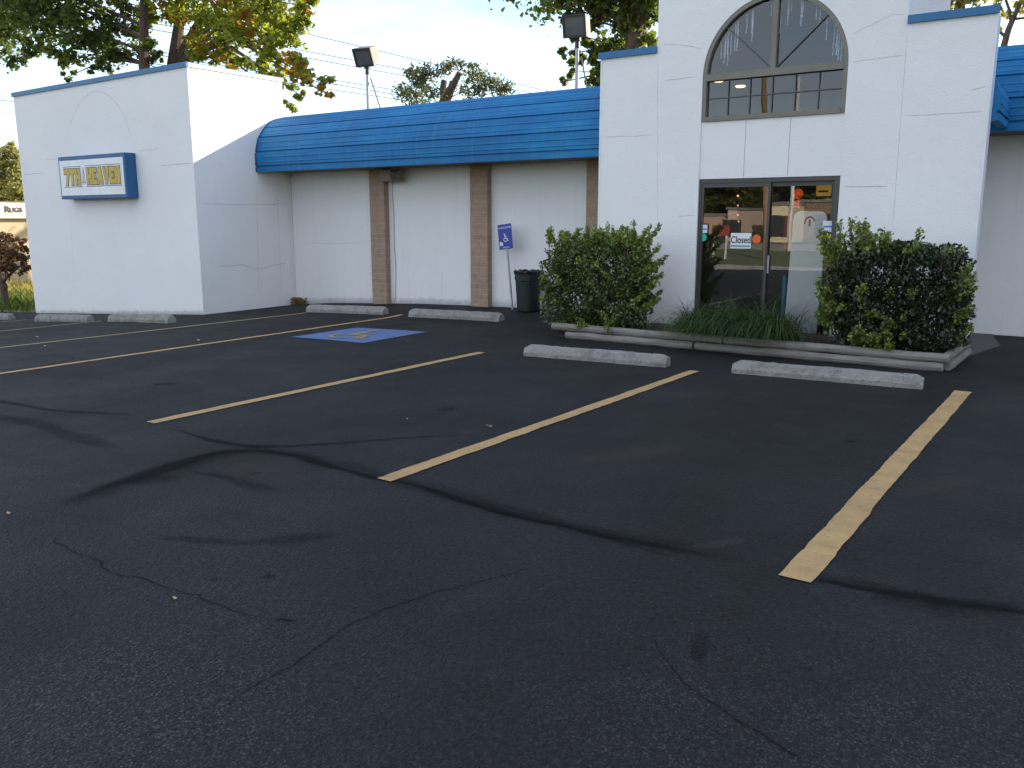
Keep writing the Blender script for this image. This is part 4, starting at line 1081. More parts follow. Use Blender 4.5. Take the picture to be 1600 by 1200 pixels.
for dz in (.20, -.205):
    m = MB(); m.lathe([(0, .004), (.007, .003), (.008, 0)], (0, 0, 0), 8); o = m.build('bolt', M['steel'], pl, local=True); o.rotation_euler = (R_(90), 0, 0); o.location = (0, -.0287, tl + dz)

wl = thing('wall_light', 'tan junction box with a small dark floodlight under the canopy on a pilaster', 'wall light', (-11.6, YR - .13, 2.45))
A, B = ony((592, 267), YR - .3), ony((611, 283), YR - .3)
m = MB(); m.box((A[0], YR - .30, B[2]), (B[0], YR - .131, 2.565)); m.build('junction_box', M['tan'], wl, bevel=.008)
m = MB(); m.prism([(YR - .30, B[2] + .0), (YR - .36, 2.50), (YR - .18, 2.58), (YR - .14, B[2] + .0)], 0, B[0] + .01, B[0] + .16); hd = m.build('lamp_head', M['lamptan'], wl, bevel=.006)
MB().add([(B[0] + .02, YR - .309, B[2] + .02), (B[0] + .15, YR - .309, B[2] + .02), (B[0] + .15, YR - .360, 2.485), (B[0] + .02, YR - .360, 2.485)], [(0, 1, 2, 3)]).build('lens', M['lens'], hd)
q = [ony(p, YR - .012) for p in ((614, 280), (613, 300), (615.5, 340), (616, 380), (618.5, 420), (618, 468))]
MB().tube([tuple(p) for p in q], .005, 6).build('cable', simple('grey_cable', (.25, .25, .26), .6), wl)

# ------------------------------------------------------------------ floodlights on roof poles
def floodlight(label, foot, head, Y, brace_foot, brace_top, hw, tilt=24, yaw=0):
    F0, H0 = ony(foot, Y), ony(head, Y); F0 = np.array([F0[0], Y, 3.70])
    r = thing('floodlight', label, 'floodlight', tuple(F0), 'floodlights on roof poles')
    MB().tube([tuple(F0), (H0[0], Y, H0[2] - .05)], .032, 10).build('pole', M['steel'], r)
    m = MB(); m.tube([(H0[0], Y, H0[2] - .10), (H0[0], Y, H0[2] + .02)], [.045, .04], 10); m.box((H0[0] - .06, Y - .03, H0[2] + .02), (H0[0] + .06, Y + .03, H0[2] + .10)); m.build('bracket', M['dark'], r)
    B0, B1 = ony(brace_foot, Y + .5), ony(brace_top, Y)
    MB().tube([(B1[0], Y, B1[2]), (B0[0], Y + .5, 3.70)], .014, 6).build('brace', M['tan'], r)
    w_, h_, dp = hw, hw * .88, hw * .80
    m = MB(); rot = Matrix.Rotation(R_(yaw), 4, 'Z') @ Matrix.Rotation(R_(tilt), 4, 'X'); o0 = Vector((H0[0], Y, H0[2] + .09 + h_ * .5))
    def X(p): return tuple(o0 + rot @ Vector(p))
    fr = [(-w_ / 2, -dp * .5, -h_ / 2), (w_ / 2, -dp * .5, -h_ / 2), (w_ / 2, -dp * .5, h_ / 2), (-w_ / 2, -dp * .5, h_ / 2)]
    bk = [(-w_ * .42, dp * .5, -h_ * .40), (w_ * .42, dp * .5, -h_ * .40), (w_ * .42, dp * .5, h_ * .36), (-w_ * .42, dp * .5, h_ * .36)]
    m.add([X(p) for p in fr + bk], [(0, 1, 2, 3), (7, 6, 5, 4), (0, 4, 5, 1), (1, 5, 6, 2), (2, 6, 7, 3), (3, 7, 4, 0)])
    hd = m.build('lamp_housing', M['lamptan'], r, bevel=.012)
    m = MB(); e = .035; y = -dp * .5
    for a, b2 in (((-w_ / 2, -h_ / 2), (w_ / 2, -h_ / 2 + e)), ((-w_ / 2, h_ / 2 - e), (w_ / 2, h_ / 2)), ((-w_ / 2, -h_ / 2 + e), (-w_ / 2 + e, h_ / 2 - e)), ((w_ / 2 - e, -h_ / 2 + e), (w_ / 2, h_ / 2 - e))):
        q = [X(p) for p in ((a[0], y - .025, a[1]), (b2[0], y - .025, a[1]), (b2[0], y - .025, b2[1]), (a[0], y - .025, b2[1]), (a[0], y - .001, a[1]), (b2[0], y - .001, a[1]), (b2[0], y - .001, b2[1]), (a[0], y - .001, b2[1]))]
        m.add(q, [(0, 1, 2, 3), (0, 4, 5, 1), (1, 5, 6, 2), (2, 6, 7, 3), (3, 7, 4, 0)])
    m.build('bezel', M['dark'], hd)
    MB().add([X(p) for p in ((-w_ / 2 + e, y - .006, -h_ / 2 + e), (w_ / 2 - e, y - .006, -h_ / 2 + e), (w_ / 2 - e, y - .006, h_ / 2 - e), (-w_ / 2 + e, y - .006, h_ / 2 - e))], [(0, 1, 2, 3)]).build('lens', M['lens'], hd)
    return r
floodlight('boxy floodlight on a pole above the canopy, further left against open sky', (575, 166), (574, 108), 13.06, (598, 164), (579, 122), .40, 26, 14)
floodlight('boxy floodlight on a pole beside the entrance tower, in front of a tree', (901, 132), (902, 66), 13.6, (922, 132), (908, 88), .42, 14, 12)

# ------------------------------------------------------------------ door stickers, notices and things inside the glass
YG = YD0 + .022
def sticker(px, r, mat, label):
    P = ony(px, YG); m = MB(); m.disc((P[0], YG - .004, P[2]), r, th=.003); o = m.build('door_sticker', mat, origin=(P[0], YG, P[2])); return tag(o, label, 'sticker')
sticker((1098.5, 371), .055, simple('teal_sticker', (.02, .42, .30), .5), 'round teal sticker at the left edge of the glass door')
sticker((1182, 373.5), .06, simple('orange_sticker', (.75, .12, .02), .5), 'round orange sticker beside the closed sign on the glass door')
YG2 = YD0 + .062
P = ony((1291.5, 371), YG2 - .02); m = MB(); m.disc((P[0], YG2 - .02, P[2]), .062, th=.003); tag(m.build('door_sticker', simple('yellow_sticker', (.75, .68, .03), .5), origin=tuple(P)), 'round yellow sticker at the right edge of the glass door', 'sticker')
def notice(px0, px1, y, label, base, bar):
    A, B = ony(px0, y), ony(px1, y); r = thing('door_notice', label, 'notice', (A[0], y, B[2]))
    MB().box((A[0], y - .003, B[2]), (B[0], y, A[2])).build('paper', base, r)
    h = A[2] - B[2]; MB().box((A[0] + .01, y - .0045, B[2] + h * .38), (B[0] - .01, y - .0031, B[2] + h * .55)).build('blue_bar', bar, r)
pb = simple('notice_paper', (.62, .64, .70), .6); pbl = simple('notice_blue', (.10, .15, .45), .6)
notice((1094, 351), (1105, 364), YG - .001, 'small white and blue notice above the teal sticker', pb, pbl)
notice((1286, 345), (1300, 362), YG2 - .02, 'small white and blue notice above the yellow sticker', pb, pbl)
A, B = ony((1142.5, 364), YG), ony((1173, 388.5), YG)
cs = thing('closed_sign', 'white window sign reading Closed in dark lettering', 'sign', (.5 * (A[0] + B[0]), YG, .5 * (A[2] + B[2])))
MB().box((A[0], YG - .006, B[2]), (B[0], YG - .002, A[2])).build('sign_card', M['signface'], cs)
MB().box((A[0] + .01, YG - .0075, B[2] + .02), (B[0] - .01, YG - .0061, B[2] + .045)).build('underline', simple('sign_teal', (.15, .32, .32), .6), cs)
text_obj('lettering', 'Closed', .135, simple('sign_ink', (.02, .05, .04), .6), cs, (.5 * (A[0] + B[0]), YG - .008, .5 * (A[2] + B[2]) + .01), offset=.0015, sx=.74)

# tall white display board inside, right leaf
def inside(px, y=11.98): return ony(px, y)
TL, TR, BL, BR = inside((1243, 330)), inside((1289, 330)), inside((1231, 512)), inside((1266, 508))
zt = TL[2]; zb = .065; xc, hw = .5 * (TL[0] + TR[0]), .22
db = thing('display_board', 'tall white display board with rounded top leaning inside the glass door', 'display board', (xc, 11.865, zb), rot=(R_(-.3), R_(1.5), 0))
H = zt - zb
pts = [(-hw, 0), (hw, 0)] + [(hw - .10 + .10 * math.cos(R_(a)), H - .10 + .10 * math.sin(R_(a))) for a in range(0, 91, 15)] + [(-hw + .10 + .10 * math.cos(R_(a)), H - .10 + .10 * math.sin(R_(a))) for a in range(90, 181, 15)]
m = MB(); m.prism(pts, 1, -.02, .02); m.build('board', M['boardwhite'], db, local=True)
m = MB()
for k in range(12):
    a0, a1 = R_(20 + k * 14), R_(34 + k * 14)
    m.prism([(.0 + r_ * math.cos(a), H - .16 + r_ * 1.3 * math.sin(a)) for r_, a in ((.055, a0), (.075, a0), (.075, a1), (.055, a1))], 1, -.024, -.0205)
m.prism([(-.012, H - .20), (.012, H - .20), (.014, H - .12), (0, H - .10), (-.014, H - .12)], 1, -.024, -.0205); m.build('printed_motif', simple('motif_navy', (.05, .05, .12), .6), db, local=True)
P = inside((1266, 318), 12.5)
rng = np.random.default_rng(9); C = clump_points((P[0], 12.5, P[2]), (.16, .10, .13), 500, .2); V, F = leaves(C, .07, .3)
tag(np_mesh('feather_wig', V, F, simple('black_feathers', (.012, .014, .02), .6), None, tuple(P)), 'black feathery wig hanging above the white board inside the door', 'wig')
def neon(name, px, r, col, s, label, y=12.6):
    P = inside(px, y); m = MB()
    for rr in (r, r * .6): m.tube([(P[0] + rr * math.cos(2 * math.pi * k / 20), y, P[2] + rr * math.sin(2 * math.pi * k / 20)) for k in range(21)], .016, 6)
    m.disc((P[0], y + .02, P[2]), r * 1.1, th=.01)
    tag(m.build(name, emis('neon_glow', col, s), origin=tuple(P)), label, 'neon sign')
neon('neon_sign', (1247, 303), .06, (.75, .12, .03), .16, 'round orange neon sign high inside the right door leaf')
neon('neon_sign', (1246.5, 319), .045, (.80, .20, .12), .14, 'smaller orange neon sign below the round one inside the door')
A, B = inside((1276, 289), 12.6), inside((1297, 306), 12.6)
lb = thing('lit_sign', 'glowing yellow sign panel high inside the right door leaf', 'sign', (A[0], 12.6, B[2]))
MB().box((A[0], 12.6, B[2]), (B[0], 12.66, A[2])).build('lit_panel', emis('yellow_glow', (.62, .36, .08), .14), lb)
m = MB(); m.box((A[0] + .03, 12.594, B[2] + .05), (B[0] - .03, 12.599, B[2] + .075))
m.build('dark_marks', M['dark'], lb)
A, B = inside((1226, 325), 12.9), inside((1243, 392), 12.9)
m = MB(); vs = []
for k in range(13):
    x = A[0] + (B[0] - A[0]) * k / 12; y = 12.9 + .03 * math.sin(k * 1.9); vs += [(x, y, B[2] + .04 * math.sin(k * 2.1)), (x, y, A[2])]
m.add(vs, [(2 * k, 2 * k + 2, 2 * k + 3, 2 * k + 1) for k in range(12)])
tag(m.build('orange_scarf', M['orange'], origin=(A[0], 12.9, A[2])), 'orange cloth hanging inside the door left of the white board', 'cloth')
P = inside((1224, 478), 12.6); ps = thing('lamp_stand', 'slim blue stand with a striped base inside the door', 'stand', (P[0], 12.6, .065))
m = MB(); m.lathe([(.035, 0), (.035, .62), (.0, .63)], (P[0], 12.6, .22), 14); m.build('column', simple('stand_blue', (.10, .33, .48), .4), ps)
m = MB(); m.lathe([(.10, 0), (.10, .03), (.09, .031), (.09, .06), (.08, .061), (.08, .09), (.07, .091), (.07, .12), (.055, .121), (.055, .155), (0, .155)], (P[0], 12.6, .065), 18); m.build('base', M['boardwhite'], ps)
for k, px in enumerate(((1153, 306), (1153, 321), (1153, 336), (1154, 346))):
    P = inside(px, 12.5); m = MB(); m.lathe([(0, -.016), (.012, -.010), (.015, 0), (.012, .010), (0, .016)], (P[0], 12.5, P[2]), 8)
    o = m.build('string_bulb', emis('amber_bulb', (1.0, .35, .10), 1.0 if k == 0 else .4), origin=tuple(P)); tag(o, ('top', 'second', 'third', 'lowest')[k] + ' amber bulb of the string hanging inside the left door leaf', 'bulb', 'amber string bulbs')
# things inside the arched window
for px, lab in (((1122.5, 126.5), 'lit ceiling lamp at the left behind the arched window'), ((1157, 135), 'lit ceiling lamp nearer the middle behind the arched window')):
    P = ony(px, 13.2); m = MB(); m.lathe([(0, -.02), (.06, -.015), (.08, .0), (.07, .012), (0, .02)], (P[0], 13.2, P[2]), 18)
    tag(m.build('ceiling_lamp', emis('warm_lamp', (1.0, .62, .34), 1.3), origin=tuple(P)), lab, 'lamp', 'ceiling lamps inside')
rng = np.random.default_rng(8)
it_ = thing('icicle_lights', 'strings of unlit white icicle lights hanging inside the arched window', 'string lights', (ACX, YW1, WZS)); icm = simple('clear_wire', (.80, .84, .88), .4)
for k in range(34):
    ic = MB(); x = ACX + U(-.88, .88); topz = WZS + math.sqrt(max(.01, (AR - .07) ** 2 - (x - ACX) ** 2)); L = U(.10, .42); z1 = max(topz - L, WZS - .25)
    n = 6; ic.tube([(x + U(-.006, .006), YW1 + .06, topz + (z1 - topz) * i / n) for i in range(n + 1)], .005, 4)
    for i in range(3): ic.lathe([(0, -.014), (.010, 0), (0, .014)], (x, YW1 + .06, z1 + (topz - z1) * i / 3), 5)
    ic.build('light_string', icm, it_)

# ------------------------------------------------------------------ trees
def px_clump(px, py, rpx, Y, squash=.8):
    P = ony((px, py), Y); dist = np.linalg.norm(P - np.array([0, 0, HCAM])); r = rpx * dist / 1500
    return (tuple(P), (r, r, r * squash))
def tree(name, label, base, trunks, clumps, leaf, dens, lmat, bmat, cat='tree', group=None, limbs=True, aspect=.75, tintf=None, seed=1, shell=.35, twig=True, lr=1.0, spread=.17):
    global rng
    rng = np.random.default_rng(seed); rnd = random.Random(seed)
    r = thing(name, label, cat, base, group)
    tm = MB()
    for pts, rad in trunks: tm.tube(pts, rad, 9)
    ends = [Vector(a).lerp(Vector(b), q / 5) for pts, _ in trunks for a, b in zip(pts[:-1], pts[1:]) for q in range(1, 6)]
    zmin = trunks[0][0][1][2] - .2; ends = [e for e in ends if e.z > zmin]
    Cs = []
    for c, rr in clumps:
        n = int(dens * (rr[0] * rr[1] * rr[2]) ** (2 / 3)) + 12
        # each clump is made of sprays, so sky shows between them
        k = max(4, n // 42); cen = clump_points(c, rr, k, shell)
        per = n // k
        pts = np.repeat(cen, per, 0) + rng.normal(size=(k * per, 3)) * np.array(rr) * spread
        Cs.append(pts)
        if limbs:
            e = Vector(c); s = min(ends, key=lambda q: (q - e).length + max(0, q.z - e.z + .3) * 1.2)
            mid = s.lerp(e, .5) + Vector((rnd.uniform(-.2, .2), rnd.uniform(-.2, .2), .12 * (e - s).length)); L = (e - s).length
            tm.tube([s, mid, e], [lr * min(.06, .012 + .012 * L), lr * min(.04, .010 + .008 * L), .008], 6)
            if twig:
                for q in cen[::3]:
                    qv = Vector(q); tm.tube([e.lerp(mid, .2), e.lerp(qv, .55) + Vector((0, 0, .05)), qv], [.010 * lr, .007 * lr, .003], 4, caps=False)
    tm.build('trunk', bmat, r)
    C = np.concatenate(Cs); V, F = leaves(C, leaf, aspect, .25)
    t = rng.random(len(C)) if tintf is None else tintf(C, rng)
    np_mesh('crown', V, F, lmat, r, tint=np.clip(t, 0, 1))
    return r
def up(px, Y, zb, ztop_px, x_off=0):
    pass

# big tree behind the left block, dark leaves
Y1 = 19.0
b0 = ony((228, 330), Y1); t0 = ony((225, 100), Y1); t1 = ony((225, 0), Y1); gA = -.5
tr = [([(t0[0] + .1, Y1, gA), tuple(t0), tuple(t1), (t1[0] - .3, Y1 + .2, t1[2] + 3), (t1[0] - .2, Y1 + .6, t1[2] + 6)], [.26, .19, .13, .11, .05])]
cl = [px_clump(*a) for a in ((15, 35, 42, 18.6), (60, 20, 40, 18.0), (90, 45, 38, 18.4), (110, 95, 20, 18.2), (118, 78, 28, 18.2), (150, 45, 42, 18.6), (165, 92, 22, 18.3), (190, 70, 34, 18.8), (200, 25, 40, 19.3), (25, 92, 20, 18), (55, 72, 24, 18.1), (-40, 40, 60, 18.5), (-70, 95, 25, 18.3), (100, 0, 50, 18.2), (20, 0, 40, 18),
                           (255, 120, 14, 19.3), (235, 85, 20, 19.0), (110, 118, 10, 18.2), (150, 108, 12, 18.3))]
for k in range(16):
    cl.append(((t1[0] + U(-5.5, 2.2), Y1 + U(-3, 3), t1[2] + U(1.2, 6.5)), (U(1.2, 1.9),) * 2 + (U(.9, 1.4),)))
tree('oak_tree', 'large dark green tree with a slim trunk rising behind the left block', (t0[0], Y1, gA), tr, cl, .18, 950, M['leafA'], M['bark'], seed=3,
     tintf=lambda C, r: .10 + .42 * r.random(len(C)) + .28 * (np.sin(C[:, 0] * .9) * np.sin(C[:, 2] * 1.1) > .25) * r.random(len(C)))
# turning tree behind the canopy corner
Y2 = 20.0
t0 = ony((272, 100), Y2); t1 = ony((280, 35), Y2)
tr = [([(t0[0], Y2, gA), tuple(t0), tuple(t1), (t1[0] + .6, Y2, t1[2] + 2.5), (t1[0] + .9, Y2 + .4, t1[2] + 5)], [.32, .25, .18, .12, .05]),
      ([tuple(t0), tuple(ony((312, 30), Y2)), tuple(ony((330, -20), Y2))], [.14, .10, .06])]
cl = [px_clump(*a) for a in ((255, 15, 28, 20), (300, 40, 36, 19.6), (345, 25, 42, 19.3), (340, 75, 34, 19.2), (385, 45, 46, 19.0), (425, 15, 46, 19.0), (430, 75, 42, 18.8), (395, 100, 28, 18.9), (465, 50, 30, 18.8), (470, 105, 32, 18.6), (440, 125, 28, 18.7), (495, 128, 20, 18.5), (505, 145, 12, 18.5), (452, 165, 12, 18.6), (478, 10, 26, 18.8), (315, 95, 24, 19.2), (355, 100, 20, 19.3), (470, 150, 12, 18.6), (290, -30, 60, 19.6), (390, -50, 70, 19.2), (500, -5, 14, 18.8))]
for k in range(12):
    cl.append(((t1[0] + U(-1.5, 4.5), Y2 + U(-2.5, 2.5), t1[2] + U(1.5, 6)), (U(1.1, 1.8),) * 2 + (U(.9, 1.4),)))
def tB(C, r):
    px = np.sin(C[:, 0] * 2.3 + C[:, 2] * 1.7) * np.sin(C[:, 1] * 2.1 + C[:, 2] * 1.3)
    t = .15 + .50 * r.random(len(C)); hot = (px > .55) & (r.random(len(C)) < .65); t[hot] = .80 + .2 * r.random(hot.sum()); return t
tree('maple_tree', 'yellow green tree with orange patches of turning leaves behind the canopy corner', (t0[0], Y2, gA), tr, cl, .18, 1150, M['leafB'], M['bark'], seed=5, tintf=tB)
# cut-back tree far behind the roof
Y3 = 40.0
P = lambda x, y: tuple(ony((x, y), Y3))
tr = [([(ony((693, 200), Y3)[0], Y3, -.9), P(694, 160), P(701, 145)], [.45, .34, .30]), ([P(694, 160), P(692, 140), P(694, 125)], [.22, .20, .17]), ([P(701, 145), P(711, 128), P(718, 113)], [.26, .20, .14]), ([P(703, 142), P(706, 126)], [.16, .12])]
cl = [px_clump(*a) for a in ((632, 140, 15, Y3), (642, 112, 13, Y3), (655, 130, 20, Y3), (650, 152, 20, Y3), (668, 112, 16, Y3), (676, 145, 15, Y3 - 1), (690, 108, 14, Y3 + 1), (706, 102, 12, Y3 + 1), (720, 100, 10, Y3 + 1), (740, 118, 18, Y3), (758, 128, 18, Y3), (750, 142, 18, Y3), (778, 135, 15, Y3), (793, 140, 11, Y3), (728, 145, 12, Y3), (735, 105, 8, Y3))]
tree('pruned_tree', 'sparse grey green tree with a dark cut back forked trunk beyond the canopy', (tr[0][0][0][0], Y3, -.9), tr, cl, .22, 900, M['leafC'], M['bark'], seed=7, shell=.0, aspect=.5, lr=.35, spread=.42)
# tree beside the tower
Y4 = 24.0
t0 = ony((985, 140), Y4)
tr = [([(t0[0], Y4, -.1), (t0[0], Y4, t0[2]), (t0[0] + .3, Y4, t0[2] + 4), (t0[0], Y4, t0[2] + 8)], [.35, .30, .22, .08])]
cl = [px_clump(*a) for a in ((890, 15, 22, Y4 - .6), (925, 10, 38, Y4), (905, 55, 16, Y4 - .4), (960, 30, 44, Y4), (945, 75, 34, Y4), (985, 70, 42, Y4), (1005, 20, 42, Y4), (930, 105, 26, Y4), (975, 115, 34, Y4), (1005, 105, 36, Y4 + .3), (880, 85, 11, Y4 - .5), (893, 112, 10, Y4), (880, 128, 8, Y4), (905, 95, 18, Y4), (890, 50, 14, Y4), (915, 75, 20, Y4), (885, 30, 16, Y4), (925, 130, 14, Y4), (950, 130, 16, Y4), (965, -30, 70, Y4), (1020, -40, 60, Y4))]
for k in range(14):
    cl.append(((t0[0] + U(-2.6, 1.6), Y4 + U(-2, 2), t0[2] + U(3, 8.5)), (U(1.2, 1.8),) * 2 + (U(1, 1.4),)))
tree('leafy_tree', 'olive green leafy tree close behind the entrance tower and floodlight', (t0[0], Y4, -.1), tr, cl, .19, 1050, M['leafA'], M['bark'], seed=9, tintf=lambda C, r: .22 + .6 * r.random(len(C)))
# thin tree at the right edge
Y5 = 26.0
P = lambda x, y: tuple(ony((x, y), Y5))
tr = [([(ony((1568, 120), Y5)[0], Y5, 0), P(1569, 70), P(1576, 45), P(1587, 20), P(1600, -5), P(1615, -60)], [.13, .085, .075, .06, .04, .02]), ([P(1580, 36), P(1577, 15), P(1568, -10), P(1560, -50)], [.045, .035, .03, .015]), ([P(1583, 30), P(1602, 28), P(1625, 22)], [.035, .028, .015]), ([P(1589, 16), P(1597, 5), P(1612, -3)], [.03, .022, .015]), ([P(1572, 58), P(1560, 48), P(1556, 30)], [.05, .03, .015])]
cl = [px_clump(*a) for a in ((1566, 25, 10, Y5), (1562, 45, 8, Y5), (1590, 5, 8, Y5), (1608, 12, 14, Y5), (1560, 3, 8, Y5), (1615, 30, 12, Y5), (1620, -30, 30, Y5), (1565, -40, 25, Y5), (1600, -70, 40, Y5))]
tree('thin_tree', 'thin nearly bare tree with dark branches above the right canopy', (tr[0][0][0][0], Y5, 0), tr, cl, .15, 420, M['leafE'], M['bark'], seed=13, shell=.1, lr=.4, spread=.35)
Y6 = 34.0
cl = [px_clump(*a) for a in ((1490, 8, 14, Y6), (1500, -10, 25, Y6), (1530, 0, 14, Y6), (1475, -15, 30, Y6), (1520, -40, 40, Y6))]
t0 = ony((1500, 120), Y6)
tree('distant_tree', 'pale green tree top just showing over the right wing of the entrance', (t0[0], Y6, -.3), [([(t0[0], Y6, -.3), tuple(ony((1500, 40), Y6)), tuple(ony((1500, -30), Y6))], [.3, .2, .1])], cl, .25, 260, M['leafE'], M['greybark'], seed=15)
# dark red ornamental tree and pale tree at the left edge
P = ong((10, 487)); Y7 = float(P[1]) + 1.2; P = ony((10, 487), Y7); zb = float(ground_z(P[0], Y7))
Q = lambda x, y: tuple(ony((x, y), Y7))
tr = [([(P[0], Y7, zb - .1), Q(7, 460), Q(4, 440), Q(0, 415)], [.13, .10, .09, .05]), ([Q(4, 440), Q(20, 425), Q(34, 415)], [.05, .03, .015]), ([Q(4, 445), Q(-20, 425), Q(-35, 400)], [.06, .04, .02])]
cl = [px_clump(*a) for a in ((10, 385, 22, Y7), (28, 395, 18, Y7), (36, 412, 13, Y7), (20, 415, 18, Y7), (2, 410, 20, Y7), (36, 385, 10, Y7), (-20, 390, 28, Y7), (-25, 415, 22, Y7), (5, 370, 12, Y7), (30, 375, 8, Y7), (6, 448, 5, Y7))]
tree('purple_plum_tree', 'small dark red leaved tree at the left edge beside the lot', (P[0], Y7, zb), tr, cl, .085, 5200, M['leafD'], M['bark'], seed=17, lr=.5)
Y8 = 33.0
cl = [px_clump(*a) for a in ((0, 270, 30, Y8), (18, 250, 24, Y8), (8, 300, 26, Y8), (30, 285, 20, Y8), (10, 232, 14, Y8), (-25, 290, 40, Y8), (32, 310, 20, Y8), (-30, 250, 30, Y8), (40, 320, 18, Y8))]
t0 = ony((5, 330), Y8)
tree('weeping_tree', 'pale yellow green tree rising behind the low tan store at far left', (t0[0], Y8, -1.2), [([(t0[0], Y8, -1.3), tuple(ony((5, 300), Y8)), tuple(ony((8, 250), Y8))], [.4, .3, .15])], cl, .26, 800, M['leafE'], M['greybark'], seed=19)

# low tan store with its fascia at far left: its wall faces the lot
def store():
    X0 = -44.0
    A = onx((-60, 316), X0); B = onx((60, 316), X0); T = A[2]; F_ = onx((20, 341), X0)[2]
    y0, y1 = min(A[1], B[1]) - 9, B[1] + 6
    r = thing('rug_store', 'low tan store with a cream fascia reading Rugs at the far left', 'building', (X0 - 4, .5 * (y0 + y1), -1.4))
    b = MB(); b.box((X0 - 10, y0, -1.8), (X0, y1, F_)); b.build('wall', M['tanwall'], r)
    b = MB(); b.box((X0 - 10.1, y0 - .1, F_ + .001), (X0 + .25, y1 + .1, T)); fa = b.build('fascia', M['cream'], r)
    MB().box((X0 - 9.9, y0 + .1, T + .001), (X0 + .1, y1 - .1, T + .06)).build('roof', M['roof'], r)
    h = abs(onx((21, 322), X0)[2] - onx((21, 334), X0)[2])
    for txt, px_, sz_ in (('R', (11.0, 327.4), 1.15), ('UGS', (25.0, 328.2), .88)):
        P = onx(px_, X0 + .26); me = text_mesh(txt, h * sz_, .01, .006); me.materials.clear(); me.materials.append(M['letterdark'])
        me.transform(Matrix.Translation((X0 + .27 - r.location.x, P[1] - r.location.y, P[2] - r.location.z)) @ Matrix.Rotation(R_(90), 4, 'Z') @ Matrix.Rotation(R_(90), 4, 'X'))
        link('lettering', me, fa)
store()
# rough grass at the far left
rng = np.random.default_rng(23); n = 16000
X = rng.uniform(-50, -21.4, n); Yg = rng.uniform(10.9, 30, n)
ok = (Yg > 10.9) & (np.arctan2(-X, Yg) > R_(54)) & (np.arctan2(-X, Yg) < R_(68)); X, Yg = X[ok], Yg[ok]; n = len(X)
h = rng.uniform(.10, .32, n) * (1 + .6 * (np.sin(X * 1.1) * np.sin(Yg * .9) > .3)); az = rng.uniform(0, 6.28, n); wv = rng.uniform(.012, .03, n)
Z0 = ground_z(X, Yg); s = np.stack([np.cos(az), np.sin(az), 0 * az], -1); base = np.stack([X, Yg, Z0 - .01], -1); ln = np.stack([-np.sin(az), np.cos(az), 0 * az], -1)
V = np.stack([base - s * wv[:, None], base + s * wv[:, None], base + ln * (h * .25)[:, None] + np.array([0, 0, 1]) * (h * .6)[:, None] + s * (wv * .6)[:, None], base + ln * (h * .6)[:, None] + np.array([0, 0, 1]) * h[:, None]], 1).reshape(-1, 3)
t = np.clip(.35 + .25 * np.sin(Yg * .45) + rng.normal(size=n) * .18 + np.clip((Yg - 14) / 12, 0, .5), 0, 1)
o = np_mesh('grass', V, np.arange(n * 4).reshape(n, 4), M['meadow'], tint=t); o['kind'] = 'stuff'; o['label'] = 'rough green and tan grass beside the parking lot'; o['category'] = 'grass'

# overhead wires
WIRES = [((300, 10), (980, 172), 'highest'), ((380, 62), (900, 158), 'second'), ((380, 72), (900, 168), 'third'), ((380, 102), (860, 180), 'fourth'), ((380, 108), (860, 188), 'fifth'), ((380, 120), (860, 190), 'lowest')]
for a, b2, lab in WIRES:
    A, B = ony(a, 34), ony(b2, 62); n = 14
    d = B - A; A2 = A - d * .9; B2 = B + d * .5
    pts = [tuple(A2 + (B2 - A2) * i / n + np.array([0, 0, -.0 * math.sin(math.pi * i / n)])) for i in range(n + 1)]
    m = MB(); m.tube(pts, .02, 4); o = m.build('power_line', M['wire'], origin=tuple(A)); tag(o, lab + ' of the thin wires crossing the sky behind the canopy', 'power line', 'overhead wires')
for a, b2, rr, lab in (((-60, 150), (60, 163), .018, 'upper thin wire against the sky left of the block'), ((-60, 143), (60, 155), .01, 'topmost thin wire left of the block'), ((-60, 172), (60, 181), .012, 'lower thin wire left of the block'), ((-60, 226), (60, 242), .02, 'thick low cable above the tan store')):
    A, B = ony(a, 26), ony(b2, 28); d = B - A; m = MB(); m.tube([tuple(A - d * 4), tuple(A), tuple(B), tuple(B + d * 4)], rr, 4)
    tag(m.build('power_line', M['wire'], origin=tuple(A)), lab, 'power line', 'overhead wires')

# trees behind the right of the building: they keep the low sun off the lot
st = None
for k, (x, y, s, rz) in enumerate(((3.6, 23.5, .94, 0), (10.8, 27.5, 1.0, .7), (6.2, 28, .97, 1.9), (15.5, 27.5, 1.0, 5.5), (8.5, 24.5, .98, 1.1), (13.2, 23, .95, 2.3), (18, 25, 1.0, 3.3), (23.5, 23.5, .97, 4.1), (28, 25, 1.0, 5.2), (33, 24, .98, .6), (12, 30, .92, 2.9), (20, 31, .97, 4.7), (29, 31, .98, 1.9))):
    if st is None:
        cl = []
        rg = random.Random(4)
        for j in range(30):
            a = rg.uniform(0, 6.28); rr = rg.uniform(.2, 2.9); z = rg.uniform(2.2, 12.0); rr *= 1 - max(0, z - 9) / 6
            cl.append(((x + rr * math.cos(a), y + rr * math.sin(a), z), (rg.uniform(1.3, 1.9),) * 2 + (rg.uniform(1.0, 1.5),)))
        st = tree('shade_tree', 'dense green tree behind the right wing of the shop', (x, y, -.1), [([(x, y, -.2), (x, y, 4), (x + .2, y, 11)], [.4, .3, .08])], cl, .45, 520, M['leafA'], M['bark'], group='dense trees behind the shop', seed=29, twig=False, shell=.15)
        o = st
    else:
        o = copy_tree(st); o.location = (x, y, -.1)
    o.scale = (s, s, s); o.rotation_euler = (0, 0, rz)

